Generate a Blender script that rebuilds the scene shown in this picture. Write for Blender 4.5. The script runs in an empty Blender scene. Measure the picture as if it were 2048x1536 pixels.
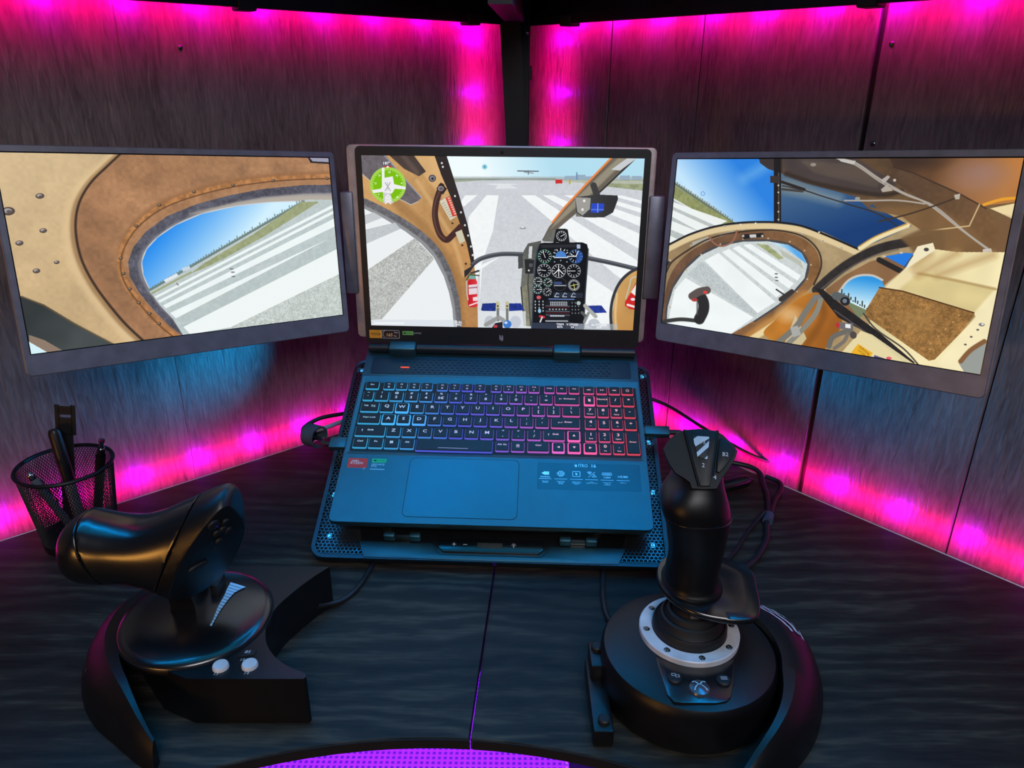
import bpy, bmesh, math, random
import numpy as np
from mathutils import Matrix, Vector as V
from mathutils.geometry import tessellate_polygon
random.seed(7)
rng = np.random.default_rng(3)
scene = bpy.context.scene
col = scene.collection
PI = math.pi
R = math.radians

# ---------------------------------------------------------------- camera, world, large lights, exposure
# desk top is z = 0, metres; the camera stands at the user's eye, looking down into the corner
cam = bpy.data.cameras.new('camera')
cam.lens = 26.09; cam.sensor_width = 36.0; cam.sensor_fit = 'HORIZONTAL'; cam.clip_start = 0.02
camo = bpy.data.objects.new('camera', cam); col.objects.link(camo)
rr, uu, ff = V((.999967, .003082, .007485)), V((-.008095, .380694, .924666)), V((0, .924696, -.380706))
camo.matrix_world = Matrix(((rr.x, uu.x, -ff.x, 0), (rr.y, uu.y, -ff.y, 0), (rr.z, uu.z, -ff.z, .51), (0, 0, 0, 1)))
scene.camera = camo
vs = scene.view_settings
scene.display_settings.display_device = 'sRGB'
vs.view_transform = 'Standard'; vs.look = 'None'; vs.gamma = 1; vs.exposure = 0; vs.use_curve_mapping = False
world = bpy.data.worlds.new('world'); scene.world = world; world.use_nodes = True
world.node_tree.nodes['Background'].inputs[0].default_value = (.45, .55, 1, 1)
world.node_tree.nodes['Background'].inputs[1].default_value = .022

def area(name, loc, to, size, power, color, size_y=None, parent=None, spread=180):
    l = bpy.data.lights.new(name, 'AREA'); l.energy = power; l.color = color; l.size = size; l.spread = R(spread)
    if size_y: l.shape = 'RECTANGLE'; l.size_y = size_y
    else: l.shape = 'DISK'
    o = bpy.data.objects.new(name, l); col.objects.link(o)
    d = V(to) - V(loc)
    o.matrix_world = Matrix.Translation(loc) @ d.to_track_quat('-Z', 'Y').to_matrix().to_4x4()
    if parent: o.parent = parent; o.matrix_parent_inverse = parent.matrix_world.inverted()
    return o
area('ceiling_lamp', (0, .80, 1.70), (0, .80, 0), 1.9, 9.5, (.0, .52, 1), 1.5)      # the room's blue ceiling light
area('room_lamp', (.25, -1.0, 1.35), (0, .8, .15), .9, 17, (.95, .95, 1), .6)        # dim room light behind the user
area('amber_lamp', (-1.05, -.75, .0), (-.2, .6, .12), .45, 3.4, (1, .45, .09), .18)   # low amber lamp behind the user

# ---------------------------------------------------------------- materials
def lin(c):
    return tuple((x / 255 / 12.92 if x / 255 <= .04045 else ((x / 255 + .055) / 1.055) ** 2.4) for x in c)
def nodes(name):
    m = bpy.data.materials.new(name); m.use_nodes = True
    nt = m.node_tree; return m, nt, nt.nodes['Principled BSDF'], nt.nodes.new, nt.links.new
def mat(name, rgb, rough=.5, metal=0, nscale=60, namt=.15, bump=0, bscale=900, spec=.5, emit=0, coat=0):
    m, nt, b, N, L = nodes(name)
    c = lin(rgb)
    b.inputs['Roughness'].default_value = rough; b.inputs['Metallic'].default_value = metal
    b.inputs['Specular IOR Level'].default_value = spec; b.inputs['Coat Weight'].default_value = coat
    tc = N('ShaderNodeTexCoord'); ns = N('ShaderNodeTexNoise'); ns.inputs['Scale'].default_value = nscale
    ns.inputs['Detail'].default_value = 3
    L(tc.outputs['Object'], ns.inputs['Vector'])
    rp = N('ShaderNodeValToRGB')
    rp.color_ramp.elements[0].position = .3; rp.color_ramp.elements[1].position = .7
    rp.color_ramp.elements[0].color = tuple(x * (1 - namt) for x in c) + (1,)
    rp.color_ramp.elements[1].color = tuple(min(1, x * (1 + namt)) for x in c) + (1,)
    L(ns.outputs['Fac'], rp.inputs['Fac']); L(rp.outputs['Color'], b.inputs['Base Color'])
    if emit:
        L(rp.outputs['Color'], b.inputs['Emission Color']); b.inputs['Emission Strength'].default_value = emit
    if bump:
        n2 = N('ShaderNodeTexNoise'); n2.inputs['Scale'].default_value = bscale; L(tc.outputs['Object'], n2.inputs['Vector'])
        bp = N('ShaderNodeBump'); bp.inputs['Strength'].default_value = bump; bp.inputs['Distance'].default_value = .001
        L(n2.outputs['Fac'], bp.inputs['Height']); L(bp.outputs['Normal'], b.inputs['Normal'])
    return m
def glow_by_object(name, strength):
    m, nt, b, N, L = nodes(name)
    oi = N('ShaderNodeObjectInfo'); em = N('ShaderNodeEmission'); em.inputs['Strength'].default_value = strength
    L(oi.outputs['Color'], em.inputs['Color']); L(em.outputs[0], nt.nodes['Material Output'].inputs['Surface'])
    m.cycles.emission_sampling = 'NONE'
    return m
def wall_material():
    # dark wood-print vinyl: vertical grain, wrinkled relief, semi-gloss; every panel a little different
    m, nt, b, N, L = nodes('wood_vinyl')
    tc = N('ShaderNodeTexCoord'); oi = N('ShaderNodeObjectInfo')
    add = N('ShaderNodeVectorMath'); add.operation = 'ADD'
    mul = N('ShaderNodeVectorMath'); mul.operation = 'SCALE'; mul.inputs['Scale'].default_value = 9
    L(oi.outputs['Random'], mul.inputs[0]); L(tc.outputs['Object'], add.inputs[0]); L(mul.outputs[0], add.inputs[1])
    def nz(sc, scale, det, dist=0):
        mp = N('ShaderNodeMapping'); mp.inputs['Scale'].default_value = sc; L(add.outputs[0], mp.inputs['Vector'])
        n = N('ShaderNodeTexNoise'); n.inputs['Scale'].default_value = scale; n.inputs['Detail'].default_value = det
        n.inputs['Distortion'].default_value = dist
        L(mp.outputs[0], n.inputs['Vector']); return n.outputs['Fac']
    grain = nz((1, 1, .13), 260, 6, .8); broad = nz((1, 1, .3), 13, 4, .9); wrinkle = nz((1, 1, .17), 120, 4, 1.3)
    mx = N('ShaderNodeMix'); mx.data_type = 'FLOAT'; mx.inputs[0].default_value = .42
    L(grain, mx.inputs[2]); L(broad, mx.inputs[3])
    rp = N('ShaderNodeValToRGB'); e = rp.color_ramp.elements
    e[0].position = .32; e[0].color = (.055, .044, .045, 1); e[1].position = .74; e[1].color = (.185, .152, .150, 1)
    L(mx.outputs[0], rp.inputs['Fac']); L(rp.outputs['Color'], b.inputs['Base Color'])
    b.inputs['Roughness'].default_value = .38
    bp = N('ShaderNodeBump'); bp.inputs['Strength'].default_value = .55; bp.inputs['Distance'].default_value = .002
    b2 = N('ShaderNodeBump'); b2.inputs['Strength'].default_value = .35; b2.inputs['Distance'].default_value = .001
    L(wrinkle, bp.inputs['Height']); L(grain, b2.inputs['Height']); L(bp.outputs['Normal'], b2.inputs['Normal'])
    L(b2.outputs['Normal'], b.inputs['Normal'])
    return m
def desk_material():
    # rustic dark laminate: long grain running left to right, knots, pale scuffs
    m, nt, b, N, L = nodes('rustic_wood')
    tc = N('ShaderNodeTexCoord')
    mp = N('ShaderNodeMapping'); mp.inputs['Scale'].default_value = (.32, 1, 1); mp.inputs['Rotation'].default_value = (0, 0, .06)
    L(tc.outputs['Object'], mp.inputs['Vector'])
    def nz(sc, det, dist=0, src=mp):
        n = N('ShaderNodeTexNoise'); n.inputs['Scale'].default_value = sc; n.inputs['Detail'].default_value = det
        n.inputs['Distortion'].default_value = dist; L(src.outputs[0], n.inputs['Vector']); return n.outputs['Fac']
    wv = N('ShaderNodeTexWave'); wv.bands_direction = 'Y'; wv.inputs['Scale'].default_value = 14
    wv.inputs['Distortion'].default_value = 26; wv.inputs['Detail'].default_value = 5; wv.inputs['Detail Scale'].default_value = .35
    wv.inputs['Detail Roughness'].default_value = .6
    L(mp.outputs[0], wv.inputs['Vector'])
    mp2 = N('ShaderNodeMapping'); mp2.inputs['Scale'].default_value = (.11, 1, 1); L(tc.outputs['Object'], mp2.inputs['Vector'])
    fine = nz(330, 5, .3, mp2); broad = nz(9, 4, 1.2)
    a = N('ShaderNodeMix'); a.data_type = 'FLOAT'; a.inputs[0].default_value = .72; L(wv.outputs['Fac'], a.inputs[2]); L(fine, a.inputs[3])
    c = N('ShaderNodeMix'); c.data_type = 'FLOAT'; c.inputs[0].default_value = .5; L(a.outputs[0], c.inputs[2]); L(broad, c.inputs[3])
    rp = N('ShaderNodeValToRGB'); e = rp.color_ramp.elements
    e[0].position = .30; e[0].color = (.005, .0045, .004, 1); e[1].position = .74; e[1].color = (.070, .062, .044, 1)
    x = e.new(.52); x.color = (.020, .018, .014, 1)
    L(c.outputs[0], rp.inputs['Fac']); L(rp.outputs['Color'], b.inputs['Base Color'])
    rr_ = N('ShaderNodeMapRange'); rr_.inputs['To Min'].default_value = .46; rr_.inputs['To Max'].default_value = .66; b.inputs['Specular IOR Level'].default_value = .24
    L(fine, rr_.inputs['Value']); L(rr_.outputs[0], b.inputs['Roughness'])
    bp = N('ShaderNodeBump'); bp.inputs['Strength'].default_value = .35; bp.inputs['Distance'].default_value = .0006
    L(fine, bp.inputs['Height']); L(bp.outputs['Normal'], b.inputs['Normal'])
    return m
def rug_material():
    # open-weave mat, purple light in its colour: a square grid of small dark holes
    m, nt, b, N, L = nodes('woven_mat')
    tc = N('ShaderNodeTexCoord'); sp = N('ShaderNodeSeparateXYZ'); L(tc.outputs['Object'], sp.inputs[0])
    def M(op, a, k=None):
        n = N('ShaderNodeMath'); n.operation = op
        L(a, n.inputs[0])
        if k is not None:
            if isinstance(k, (int, float)): n.inputs[1].default_value = k
            else: L(k, n.inputs[1])
        return n.outputs[0]
    def tri(o): return M('ABSOLUTE', M('SUBTRACT', M('FRACT', M('MULTIPLY', o, 135.0)), .5))
    d = M('MAXIMUM', tri(sp.outputs[0]), tri(sp.outputs[1]))
    rp = N('ShaderNodeValToRGB'); e = rp.color_ramp.elements
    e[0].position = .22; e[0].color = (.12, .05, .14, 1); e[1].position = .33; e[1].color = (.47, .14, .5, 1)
    L(d, rp.inputs['Fac']); L(rp.outputs['Color'], b.inputs['Base Color']); b.inputs['Roughness'].default_value = .9
    return m
M_wall = wall_material(); M_desk = desk_material(); M_rug = rug_material()
M_edge = mat('desk_edge', (26, 20, 20), .55)
M_black = mat('black_plastic', (12, 12, 14), .36, bump=.12, bscale=2500)
M_satin = mat('satin_black', (15, 15, 17), .25, spec=1.0)
M_rubber = mat('black_rubber', (15, 15, 16), .6)
M_steel = mat('painted_steel', (13, 14, 21), .5, spec=.3)
M_lap = mat('teal_lit_paint', (74, 110, 117), .46, metal=.95, namt=.02, bump=.05, bscale=4000)  # dark body; the lamps' teal is mixed into this colour
M_lapdark = mat('laptop_dark', (26, 27, 30), .45)
M_key = mat('keycap', (27, 27, 30), .5)
M_tray = mat('keyboard_bed', (20, 21, 24), .6)
M_pad = mat('touchpad', (75, 110, 118), .42, metal=.95, namt=.02)  # carries the same teal light in its colour as the body
M_bezel = mat('bezel', (17, 17, 19), .5)
M_alu = mat('grey_aluminium', (178, 160, 156), .42, metal=.3)
M_aludark = mat('dark_aluminium', (116, 116, 128), .42, metal=.45)
M_grille = mat('mesh_metal', (104, 116, 124), .3, metal=.95)
M_white = mat('white_plastic', (205, 203, 205), .35)
M_print = mat('white_print', (205, 205, 205), .6)
M_dim = mat('dim_print', (96, 94, 96), .6)
M_chrome = mat('chrome', (190, 190, 195), .14, metal=1)
M_screw = mat('screw_steel', (120, 120, 120), .25, metal=1)
M_cable = mat('cable_jacket', (28, 28, 31), .45)
M_pale = mat('pale_cable', (150, 140, 150), .5)
M_green = mat('green_print', (110, 175, 40), .5)
M_red = mat('red_print', (200, 52, 30), .4)
M_orange = mat('orange_print', (228, 150, 40), .5)
M_label = mat('sticker_film', (64, 96, 102), .42, metal=.95, namt=.02)  # body colour with its teal light, a little darker
M_decal = mat('decal_print', (225, 232, 235), .45, metal=.8)
M_led = mat('led_chip', (255, 40, 200), .4, emit=6, namt=0); M_led.cycles.emission_sampling = 'NONE'
M_cyanled = mat('cyan_led', (70, 200, 255), .4, emit=1.0, namt=0); M_cyanled.cycles.emission_sampling = 'NONE'
M_bar = mat('added_bar_glow', (60, 190, 255), .4, emit=1, namt=0); M_bar.cycles.emission_sampling = 'NONE'  # glow of the added, unseen bars under the shelf
M_redled = mat('red_led', (255, 60, 30), .4, emit=3, namt=0); M_redled.cycles.emission_sampling = 'NONE'
M_scrtext = mat('screen_text', (250, 250, 250), .4, emit=.9, namt=0); M_scrtext.cycles.emission_sampling = 'NONE'
M_scrdark = mat('screen_dark_text', (60, 50, 20), .4, emit=.3, namt=0); M_scrdark.cycles.emission_sampling = 'NONE'
M_keyglow = glow_by_object('key_backlight', 1.0)
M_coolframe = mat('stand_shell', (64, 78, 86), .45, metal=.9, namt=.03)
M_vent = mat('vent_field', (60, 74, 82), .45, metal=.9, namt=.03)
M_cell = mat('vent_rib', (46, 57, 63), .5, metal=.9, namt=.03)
M_clip = mat('clip_grey', (62, 72, 82), .4)
M_head = mat('matte_black', (9, 9, 10), .45, spec=.3)
M_lcd = mat('grey_lcd', (62, 60, 55), .3)
M_floor = mat('floor_vinyl', (60, 58, 66), .55)
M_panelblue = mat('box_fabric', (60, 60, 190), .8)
M_wand = mat('pen_grey', (90, 92, 98), .3)

# ---------------------------------------------------------------- mesh helpers
class MB:
    def __init__(s): s.v = []; s.f = []; s.M = None
    def add(s, vs_, fs):
        k = len(s.v)
        s.v += [tuple(s.M @ V(p)) for p in vs_] if s.M else [tuple(p) for p in vs_]
        s.f += [tuple(i + k for i in f) for f in fs]; return s
    def bm(s, b):
        b.verts.index_update(); return s.add([v.co for v in b.verts], [[v.index for v in f.verts] for f in b.faces])
    def box(s, x0, x1, y0, y1, z0, z1, bev=0, seg=2):
        b = bmesh.new(); bmesh.ops.create_cube(b, size=1)
        for v in b.verts: v.co = V(((x0 + x1) / 2 + v.co.x * (x1 - x0), (y0 + y1) / 2 + v.co.y * (y1 - y0), (z0 + z1) / 2 + v.co.z * (z1 - z0)))
        if bev: bmesh.ops.bevel(b, geom=b.edges[:], offset=bev, segments=seg, affect='EDGES', profile=.5)
        s.bm(b); b.free(); return s
    def prism(s, poly, z0, z1, bev=0, seg=2):
        b = bmesh.new(); top = [b.verts.new((x, y, z1)) for x, y in poly]; f = b.faces.new(top)
        r = bmesh.ops.extrude_face_region(b, geom=[f])
        low = [e for e in r['geom'] if isinstance(e, bmesh.types.BMVert)]
        for v in low: v.co.z = z0
        if bev:
            es = [e for e in b.edges if abs(e.verts[0].co.z - z1) < 1e-9 and abs(e.verts[1].co.z - z1) < 1e-9]
            bmesh.ops.bevel(b, geom=es, offset=bev, segments=seg, affect='EDGES', profile=.5)
        bmesh.ops.recalc_face_normals(b, faces=b.faces[:])
        s.bm(b); b.free(); return s
    def holed(s, outer, hole, z):
        pts = [V((x, y, 0)) for x, y in outer], [V((x, y, 0)) for x, y in hole]
        return s.add([(x, y, z) for x, y in list(outer) + list(hole)], [tuple(t) for t in tessellate_polygon(pts)])
    def loft(s, rings, caps=True, closed=True):
        n = len(rings[0]); vs_ = [p for r in rings for p in r]; fs = []
        for i in range(len(rings) - 1):
            for j in range(n if closed else n - 1):
                k = (j + 1) % n; fs.append((i * n + j, i * n + k, (i + 1) * n + k, (i + 1) * n + j))
        if caps: fs.append(tuple(range(n))[::-1]); fs.append(tuple(range((len(rings) - 1) * n, len(rings) * n)))
        return s.add(vs_, fs)
    def lathe(s, prof, c=(0, 0, 0), seg=40, a0=0, a1=2 * PI):
        full = abs(a1 - a0 - 2 * PI) < 1e-6; k = seg if full else seg + 1; n = len(prof)
        vs_ = [(c[0] + r * math.cos(a0 + (a1 - a0) * i / seg), c[1] + r * math.sin(a0 + (a1 - a0) * i / seg), c[2] + z) for i in range(k) for r, z in prof]
        fs = [(i * n + j, ((i + 1) % k) * n + j, ((i + 1) % k) * n + j + 1, i * n + j + 1) for i in range(seg) for j in range(n - 1)]
        return s.add(vs_, fs)
    def disc(s, c, r, z0, z1, seg=24, ry=None, bev=0):
        return s.prism([(c[0] + r * math.cos(2 * PI * i / seg), c[1] + (ry or r) * math.sin(2 * PI * i / seg)) for i in range(seg)], z0, z1, bev)
    def tube(s, path, r, seg=8, caps=True, flat=None):
        P = [V(p) for p in path]; n = len(P); rings = []; up = None
        for i in range(n):
            t = (P[min(i + 1, n - 1)] - P[max(i - 1, 0)]).normalized()
            if up is None: up = t.orthogonal().normalized() if flat is None else V(flat)
            up = (up - t * up.dot(t)).normalized(); sd = t.cross(up); q = r[i] if isinstance(r, (list, tuple)) else r
            rings.append([P[i] + (up * math.sin(2 * PI * k / seg) + sd * math.cos(2 * PI * k / seg)) * q for k in range(seg)])
        return s.loft(rings, caps)
    def build(s, name, m, parent=None, smooth=38, loc=None, label=None, kind=None):
        me = bpy.data.meshes.new(name); me.from_pydata(s.v, [], s.f)
        b = bmesh.new(); b.from_mesh(me); bmesh.ops.recalc_face_normals(b, faces=b.faces[:]); b.to_mesh(me); b.free()
        if smooth:
            me.polygons.foreach_set('use_smooth', [True] * len(me.polygons)); me.set_sharp_from_angle(angle=R(smooth))
        me.materials.append(m)
        return link(name, me, parent, loc, label, kind)
def link(name, me, parent=None, loc=None, label=None, kind=None):
    o = bpy.data.objects.new(name, me); col.objects.link(o)
    if parent: o.parent = parent
    if loc: o.location = loc
    if label: o['label'] = label
    if kind: o['kind'] = kind
    return o
def tag(o, label, cat, group=None):
    o['label'] = label; o['category'] = cat
    if group: o['group'] = group
    return o
def thing(name, label, cat, M=None, group=None):
    o = bpy.data.objects.new(name, None); o.empty_display_size = .05; col.objects.link(o)
    if M is not None: o.matrix_world = M
    return tag(o, label, cat, group)
def frame(o, x, y, z):
    return Matrix(((x[0], y[0], z[0], o[0]), (x[1], y[1], z[1], o[1]), (x[2], y[2], z[2], o[2]), (0, 0, 0, 1)))
def rrect(x0, x1, y0, y1, r, n=5):
    out = []
    for cx, cy, a in ((x1 - r, y1 - r, 0), (x0 + r, y1 - r, 90), (x0 + r, y0 + r, 180), (x1 - r, y0 + r, 270)):
        out += [(cx + r * math.cos(R(a + 90 * i / n)), cy + r * math.sin(R(a + 90 * i / n))) for i in range(n + 1)]
    return out
def spline(pts, k=6, closed=False):
    P = [V(p) for p in pts]; n = len(P); out = []
    for i in range(n if closed else n - 1):
        a, b, c, d = (P[(i - 1) % n], P[i], P[(i + 1) % n], P[(i + 2) % n]) if closed else (P[max(i - 1, 0)], P[i], P[i + 1], P[min(i + 2, n - 1)])
        for j in range(k):
            t = j / k
            out.append(.5 * (2 * b + (c - a) * t + (2 * a - 5 * b + 4 * c - d) * t * t + (3 * b - a - 3 * c + d) * t ** 3))
    if not closed: out.append(P[-1])
    return [tuple(p) for p in out]
_fc = bpy.data.curves.new('writing', 'FONT'); _fc.resolution_u = 2; _fo = bpy.data.objects.new('writing', _fc); col.objects.link(_fo)
def words_mesh(txt, size, xs=1.0, shear=0, align='CENTER', bold=0):
    _fc.body = txt; _fc.size = size; _fc.align_x = align; _fc.align_y = 'CENTER'; _fc.shear = shear; _fc.offset = bold * size
    _fc.space_line = .8
    me = bpy.data.meshes.new_from_object(_fo)
    me.transform(Matrix.Diagonal((xs, 1, 1, 1))); return me
def words(name, txt, size, m, parent, loc, xs=1.0, shear=0, align='CENTER', rot=0, bold=0, M=None):
    me = words_mesh(txt, size, xs, shear, align, bold); me.materials.clear(); me.materials.append(m)
    if rot: me.transform(Matrix.Rotation(rot, 4, 'Z'))
    if M is not None: me.transform(M); return link(name, me, parent)
    return link(name, me, parent, loc)
def flat(s, poly, z): return s.add([(x, y, z) for x, y in poly], [tuple(range(len(poly)))])
MB.flat = flat
def stroke(s, pts, w, z, closed=False):
    n = len(pts)
    for i in range(n if closed else n - 1):
        a, b = V(pts[i]).to_2d(), V(pts[(i + 1) % n]).to_2d(); d = b - a
        if d.length < 1e-9: continue
        d.normalize(); p = V((-d.y, d.x)) * w / 2; e = d * w / 2 * .6
        s.flat([tuple(a - e + p), tuple(a - e - p), tuple(b + e - p), tuple(b + e + p)], z)
    return s
MB.stroke = stroke
def ring2(s, cx, cy, r, w, z, a0=0, a1=360, n=20):
    return s.stroke([(cx + r * math.cos(R(a0 + (a1 - a0) * i / n)), cy + r * math.sin(R(a0 + (a1 - a0) * i / n))) for i in range(n + 1)], w, z)
MB.ring2 = ring2

# ---------------------------------------------------------------- the setting: corner walls, floor
DL, DR, UP = V((-.752935, -.658095, 0)), V((.658095, -.752935, 0)), V((0, 0, 1))     # along the left and the right wall
DC = V((.021, 1.2834, 0))                      # rear corner of the desk top
GAP = .036
WC = DC - DL * GAP - DR * GAP                  # corner of the two walls
ML_ = frame(WC, DL, DR, UP)                    # left wall: x along the wall, +y into the room
MR_ = frame(WC, DR, -DL, UP)                   # right wall: x along the wall, -y into the room
FZ = -.74
def wall(name, M, sgn, cuts):
    w = MB()
    y0, y1 = sorted((sgn * -.03, sgn * -.0065)); w.box(-.02, 1.9, y0, y1, FZ, 1.75)
    o = w.build(name, M_edge); o.matrix_world = M; o['kind'] = 'structure'
    for (a, b, g, dy) in cuts:
        y0, y1 = sorted((sgn * -.006, sgn * dy))
        MB().box(a, b - g, y0, y1, FZ + .002, 1.748, .0012 if g > .001 else .0004, 1).build('panel', M_wall, o)
    return o
wl = wall('wall_left', ML_, 1, [(0, .181, 0, 0), (.181, .369, 0, .0003), (.369, .497, 0, .0001), (.497, .627, 0, .0004), (.627, .90, 0, .0001), (.90, 1.25, 0, .0003), (1.25, 1.9, 0, 0)])
wr = wall('wall_right', MR_, -1, [(0, .180, .0030, 0), (.180, .340, .0008, .0003), (.340, .577, .0065, .0002), (.577, .767, .0016, .0005), (.767, .98, .0006, 0), (.98, 1.3, .0006, .0003), (1.3, 1.9, .001, 0)])
o = MB().box(-2.2, 2.2, -1.6, 1.45, FZ - .03, FZ).build('floor', M_floor); o['kind'] = 'structure'
for M, s, z, n in ((ML_, .560, .541, 1), (MR_, .588, .444, -1), (MR_, .5885, .548, -1)):
    m = MB(); m.M = M @ Matrix.Translation((s, n * .0012, z)) @ Matrix.Rotation(-PI / 2 * n, 4, 'X')
    m.lathe([(0, .0014), (.0016, .0012), (.0026, .0004), (.0026, -.002)], seg=14)
    o = m.build('wall_screw', M_screw)
    tag(o, 'small steel screw on the left wall panel below the shelf' if n == 1 else
        {.444: 'small steel screw low on the right wall seam just above the right monitor', .548: 'small steel screw high on the right wall seam below the shelf'}[z], 'screw')

# ---------------------------------------------------------------- corner desk in two halves, seam on the diagonal
AC, AR = V((-.062, -.045)), .506
def arc(a0, a1, n=18): return [(AC.x + AR * math.cos(R(a0 + (a1 - a0) * i / n)), AC.y + AR * math.sin(R(a0 + (a1 - a0) * i / n))) for i in range(n + 1)]
P2 = lambda v: (v.x, v.y)
desk = thing('corner_desk', 'dark rustic wood corner desk top with a curved front edge and a diagonal seam', 'desk', Matrix.Translation((0, 0, 0)))
sx0, sx1 = -.0339, -.0322
la = [p for p in arc(86.7, 131.5)]
left = [(sx0 + .054, 1.2834 + .001)] + [P2(DC + DL * 1.30), P2(DC + DL * 1.30 + DR * .452)] + la[::-1]
left[-1] = (sx0, left[-1][1])
ra = arc(86.4, 47.5)
right = [(sx1 + .054, 1.2834 - .001)] + ra + [P2(DC + DR * 1.30 - DL * -.440), P2(DC + DR * 1.30)]
right[1] = (sx1, right[1][1])
for poly in (left, right):
    o = MB().prism(poly, -.0115, 0, .0012, 2).build('tabletop', M_desk, desk)
    s = MB()
    pts = (la if poly is left else ra)
    s.loft([[(x, y, -.0113), (x, y, -.0014), (x - .0009 * math.cos(math.atan2(y - AC.y, x - AC.x)), y - .0009 * math.sin(math.atan2(y - AC.y, x - AC.x)), -.0014),
             (x - .0009 * math.cos(math.atan2(y - AC.y, x - AC.x)), y - .0009 * math.sin(math.atan2(y - AC.y, x - AC.x)), -.0113)] for x, y in pts])
    s.build('edge_band', M_edge, o)
for p in (DC + DL * .06 + DR * .06, DC + DL * 1.25 + DR * .06, DC + DL * 1.25 + DR * .40, DC + DR * 1.25 + DL * .06, DC + DR * 1.25 + DL * .40):
    MB().box(p.x - .02, p.x + .02, p.y - .02, p.y + .02, FZ, -.0115, .002, 1).build('leg', M_steel, desk)
# under the desk: purple-tinted mat, box, violet strip light
mt = thing('mesh_stool', 'stool with a purple tinted open weave seat pushed under the desk and lit bright purple', 'stool', Matrix.Translation((-.19, .70, FZ)))
MB().prism(rrect(-.265, .267, -.20, .155, .012), .422, .436, .003, 2).build('seat', M_rug, mt)
st = MB()
for k in range(44): st.box(.2625, .2655, -.185 + k * .0075, -.181 + k * .0075, .4358, .4372)
st.build('edge_stitching', M_white, mt, kind='stuff')
for x in (-.235, .235):
    for y in (-.17, .125): MB().box(x - .013, x + .013, y - .013, y + .013, .0005, .422, .002, 1).build('leg', M_steel, mt)
bx = thing('storage_box', 'blue lit fabric storage box on the floor under the desk', 'box', Matrix.Translation((.30, 1.08, FZ)))
MB().prism(rrect(-.135, .12, -.13, .12, .015), 0, .045, .006).build('body', M_panelblue, bx)
MB().prism(rrect(-.137, .122, -.132, .122, .016), .045, .055, .004).build('lid', M_panelblue, bx)

area('underdesk_lamp', (-.12, .86, -.05), (-.12, .80, FZ), .8, 9, (.20, 0, 1), .2)

# ---------------------------------------------------------------- LED strips
def led_strip(name, label, band, leds, wallM):
    t = thing(name, label, 'led strip', wallM, 'pink LED strips in the desk corner')
    MB().box(*band, .0004, 1).build('strip_tape', M_white, t)
    for (p, axis) in leds:
        MB().box(p[0] - .0025, p[0] + .0025, p[1] - .0015, p[1] + .0015, p[2] - .0025, p[2] + .0025, .0004, 1).build('led', M_led, t)
    return t
def glow_lamps(M, p0, p1, wall_dir, per_m, cores, core_w):
    # the strip's pink wash (one long lamp along the tape) and its violet diode cores
    a, b = M @ V(p0), M @ V(p1); x = (b - a).normalized(); z = -(M.to_3x3() @ V(wall_dir)).normalized(); y = z.cross(x).normalized(); z = x.cross(y)
    l = area('strip_lamp', a, b, (b - a).length, per_m * (b - a).length, (1, 0, .17), .006, spread=125)
    m = frame((a + b) / 2, x, y, z); l.matrix_world = m
    for c in cores: c2 = M @ V(c); area('led_lamp', c2, c2 + M.to_3x3() @ V(wall_dir), .007, core_w, (.30, .0, 1), spread=160)
def wall_leds(M, n, name, label, ss, z, up, per_m, core_w, off, cz):
    led_strip(name, label, (min(ss) - .03, max(ss) + .03, *sorted((n * (off - .001), n * (off + .0006))), z - .005, z + .005), [((s, n * (off - .0018), z), 0) for s in ss], M)
    glow_lamps(M, (min(ss) - .04, n * (off - .005), z), (max(ss) + .04, n * (off - .005), z), (0, -n, up), per_m, [(s, n * .021, cz) for s in ss], core_w)
wall_leds(ML_, 1, 'led_strip', 'pink LED strip hidden behind the left rear edge of the desk', [.13 + .081 * i for i in range(13)], -.005, .42, 1.15, .042, GAP - .001, .006)
wall_leds(MR_, -1, 'led_strip', 'pink LED strip hidden behind the right rear edge of the desk', [.135 + .081 * i for i in range(13)], -.005, .42, 1.15, .042, GAP - .001, .006)
wall_leds(ML_, 1, 'led_strip', 'pink LED strip behind the left rail of the shelf above', [.127 + .081 * i for i in range(12)], .607, -.25, 2.7, .034, .043, .590)
wall_leds(MR_, -1, 'led_strip', 'pink LED strip behind the right rail of the shelf above', [.100 + .081 * i for i in range(13)], .607, -.25, 2.7, .034, .043, .590)

# ---------------------------------------------------------------- shelf over the desk with its steel frame
shelf = thing('corner_shelf', 'black corner shelf over the desk with steel rails, corner post and slanted brace', 'shelf', Matrix.Translation((WC.x, WC.y, .58)))
def wbox(M, n, s0, s1, y0, y1, z0, z1, bev=.001):
    m = MB(); m.M = Matrix.Translation((-WC.x, -WC.y, -.58)) @ M
    a, b = sorted((n * y0, n * y1)); return m.box(s0, s1, a, b, z0, z1, bev, 1)
for M, n in ((ML_, 1), (MR_, -1)):
    wbox(M, n, .055, 1.5, .055, .066, .5835, .623).build('rail', M_steel, shelf)
    wbox(M, n, .004 if n == 1 else .3, 1.5, .004, .26, .640, .655).build('shelf_board', M_edge, shelf)
    wbox(M, n, .28, 1.5, .253, .263, .626, .655).build('rail', M_steel, shelf)
for M, n in ((ML_, 1), (MR_, -1)):       # unseen blue bar added under each shelf board's front edge for teal light
    wbox(M, n, .30, 1.15, .238, .252, .628, .640).build('added_light_bar', M_bar, shelf)
    a = M @ V((.725, n * .245, .6265)); l = area('added_bar_lamp', a, a + V((0, 0, -1)), .85, 1.3, (0, .36, 1), .012, spread=120)
    l.matrix_world = Matrix.Translation(a) @ (M.to_3x3() @ Matrix.Rotation(R(n * 28), 3, 'X')).to_4x4()
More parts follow.
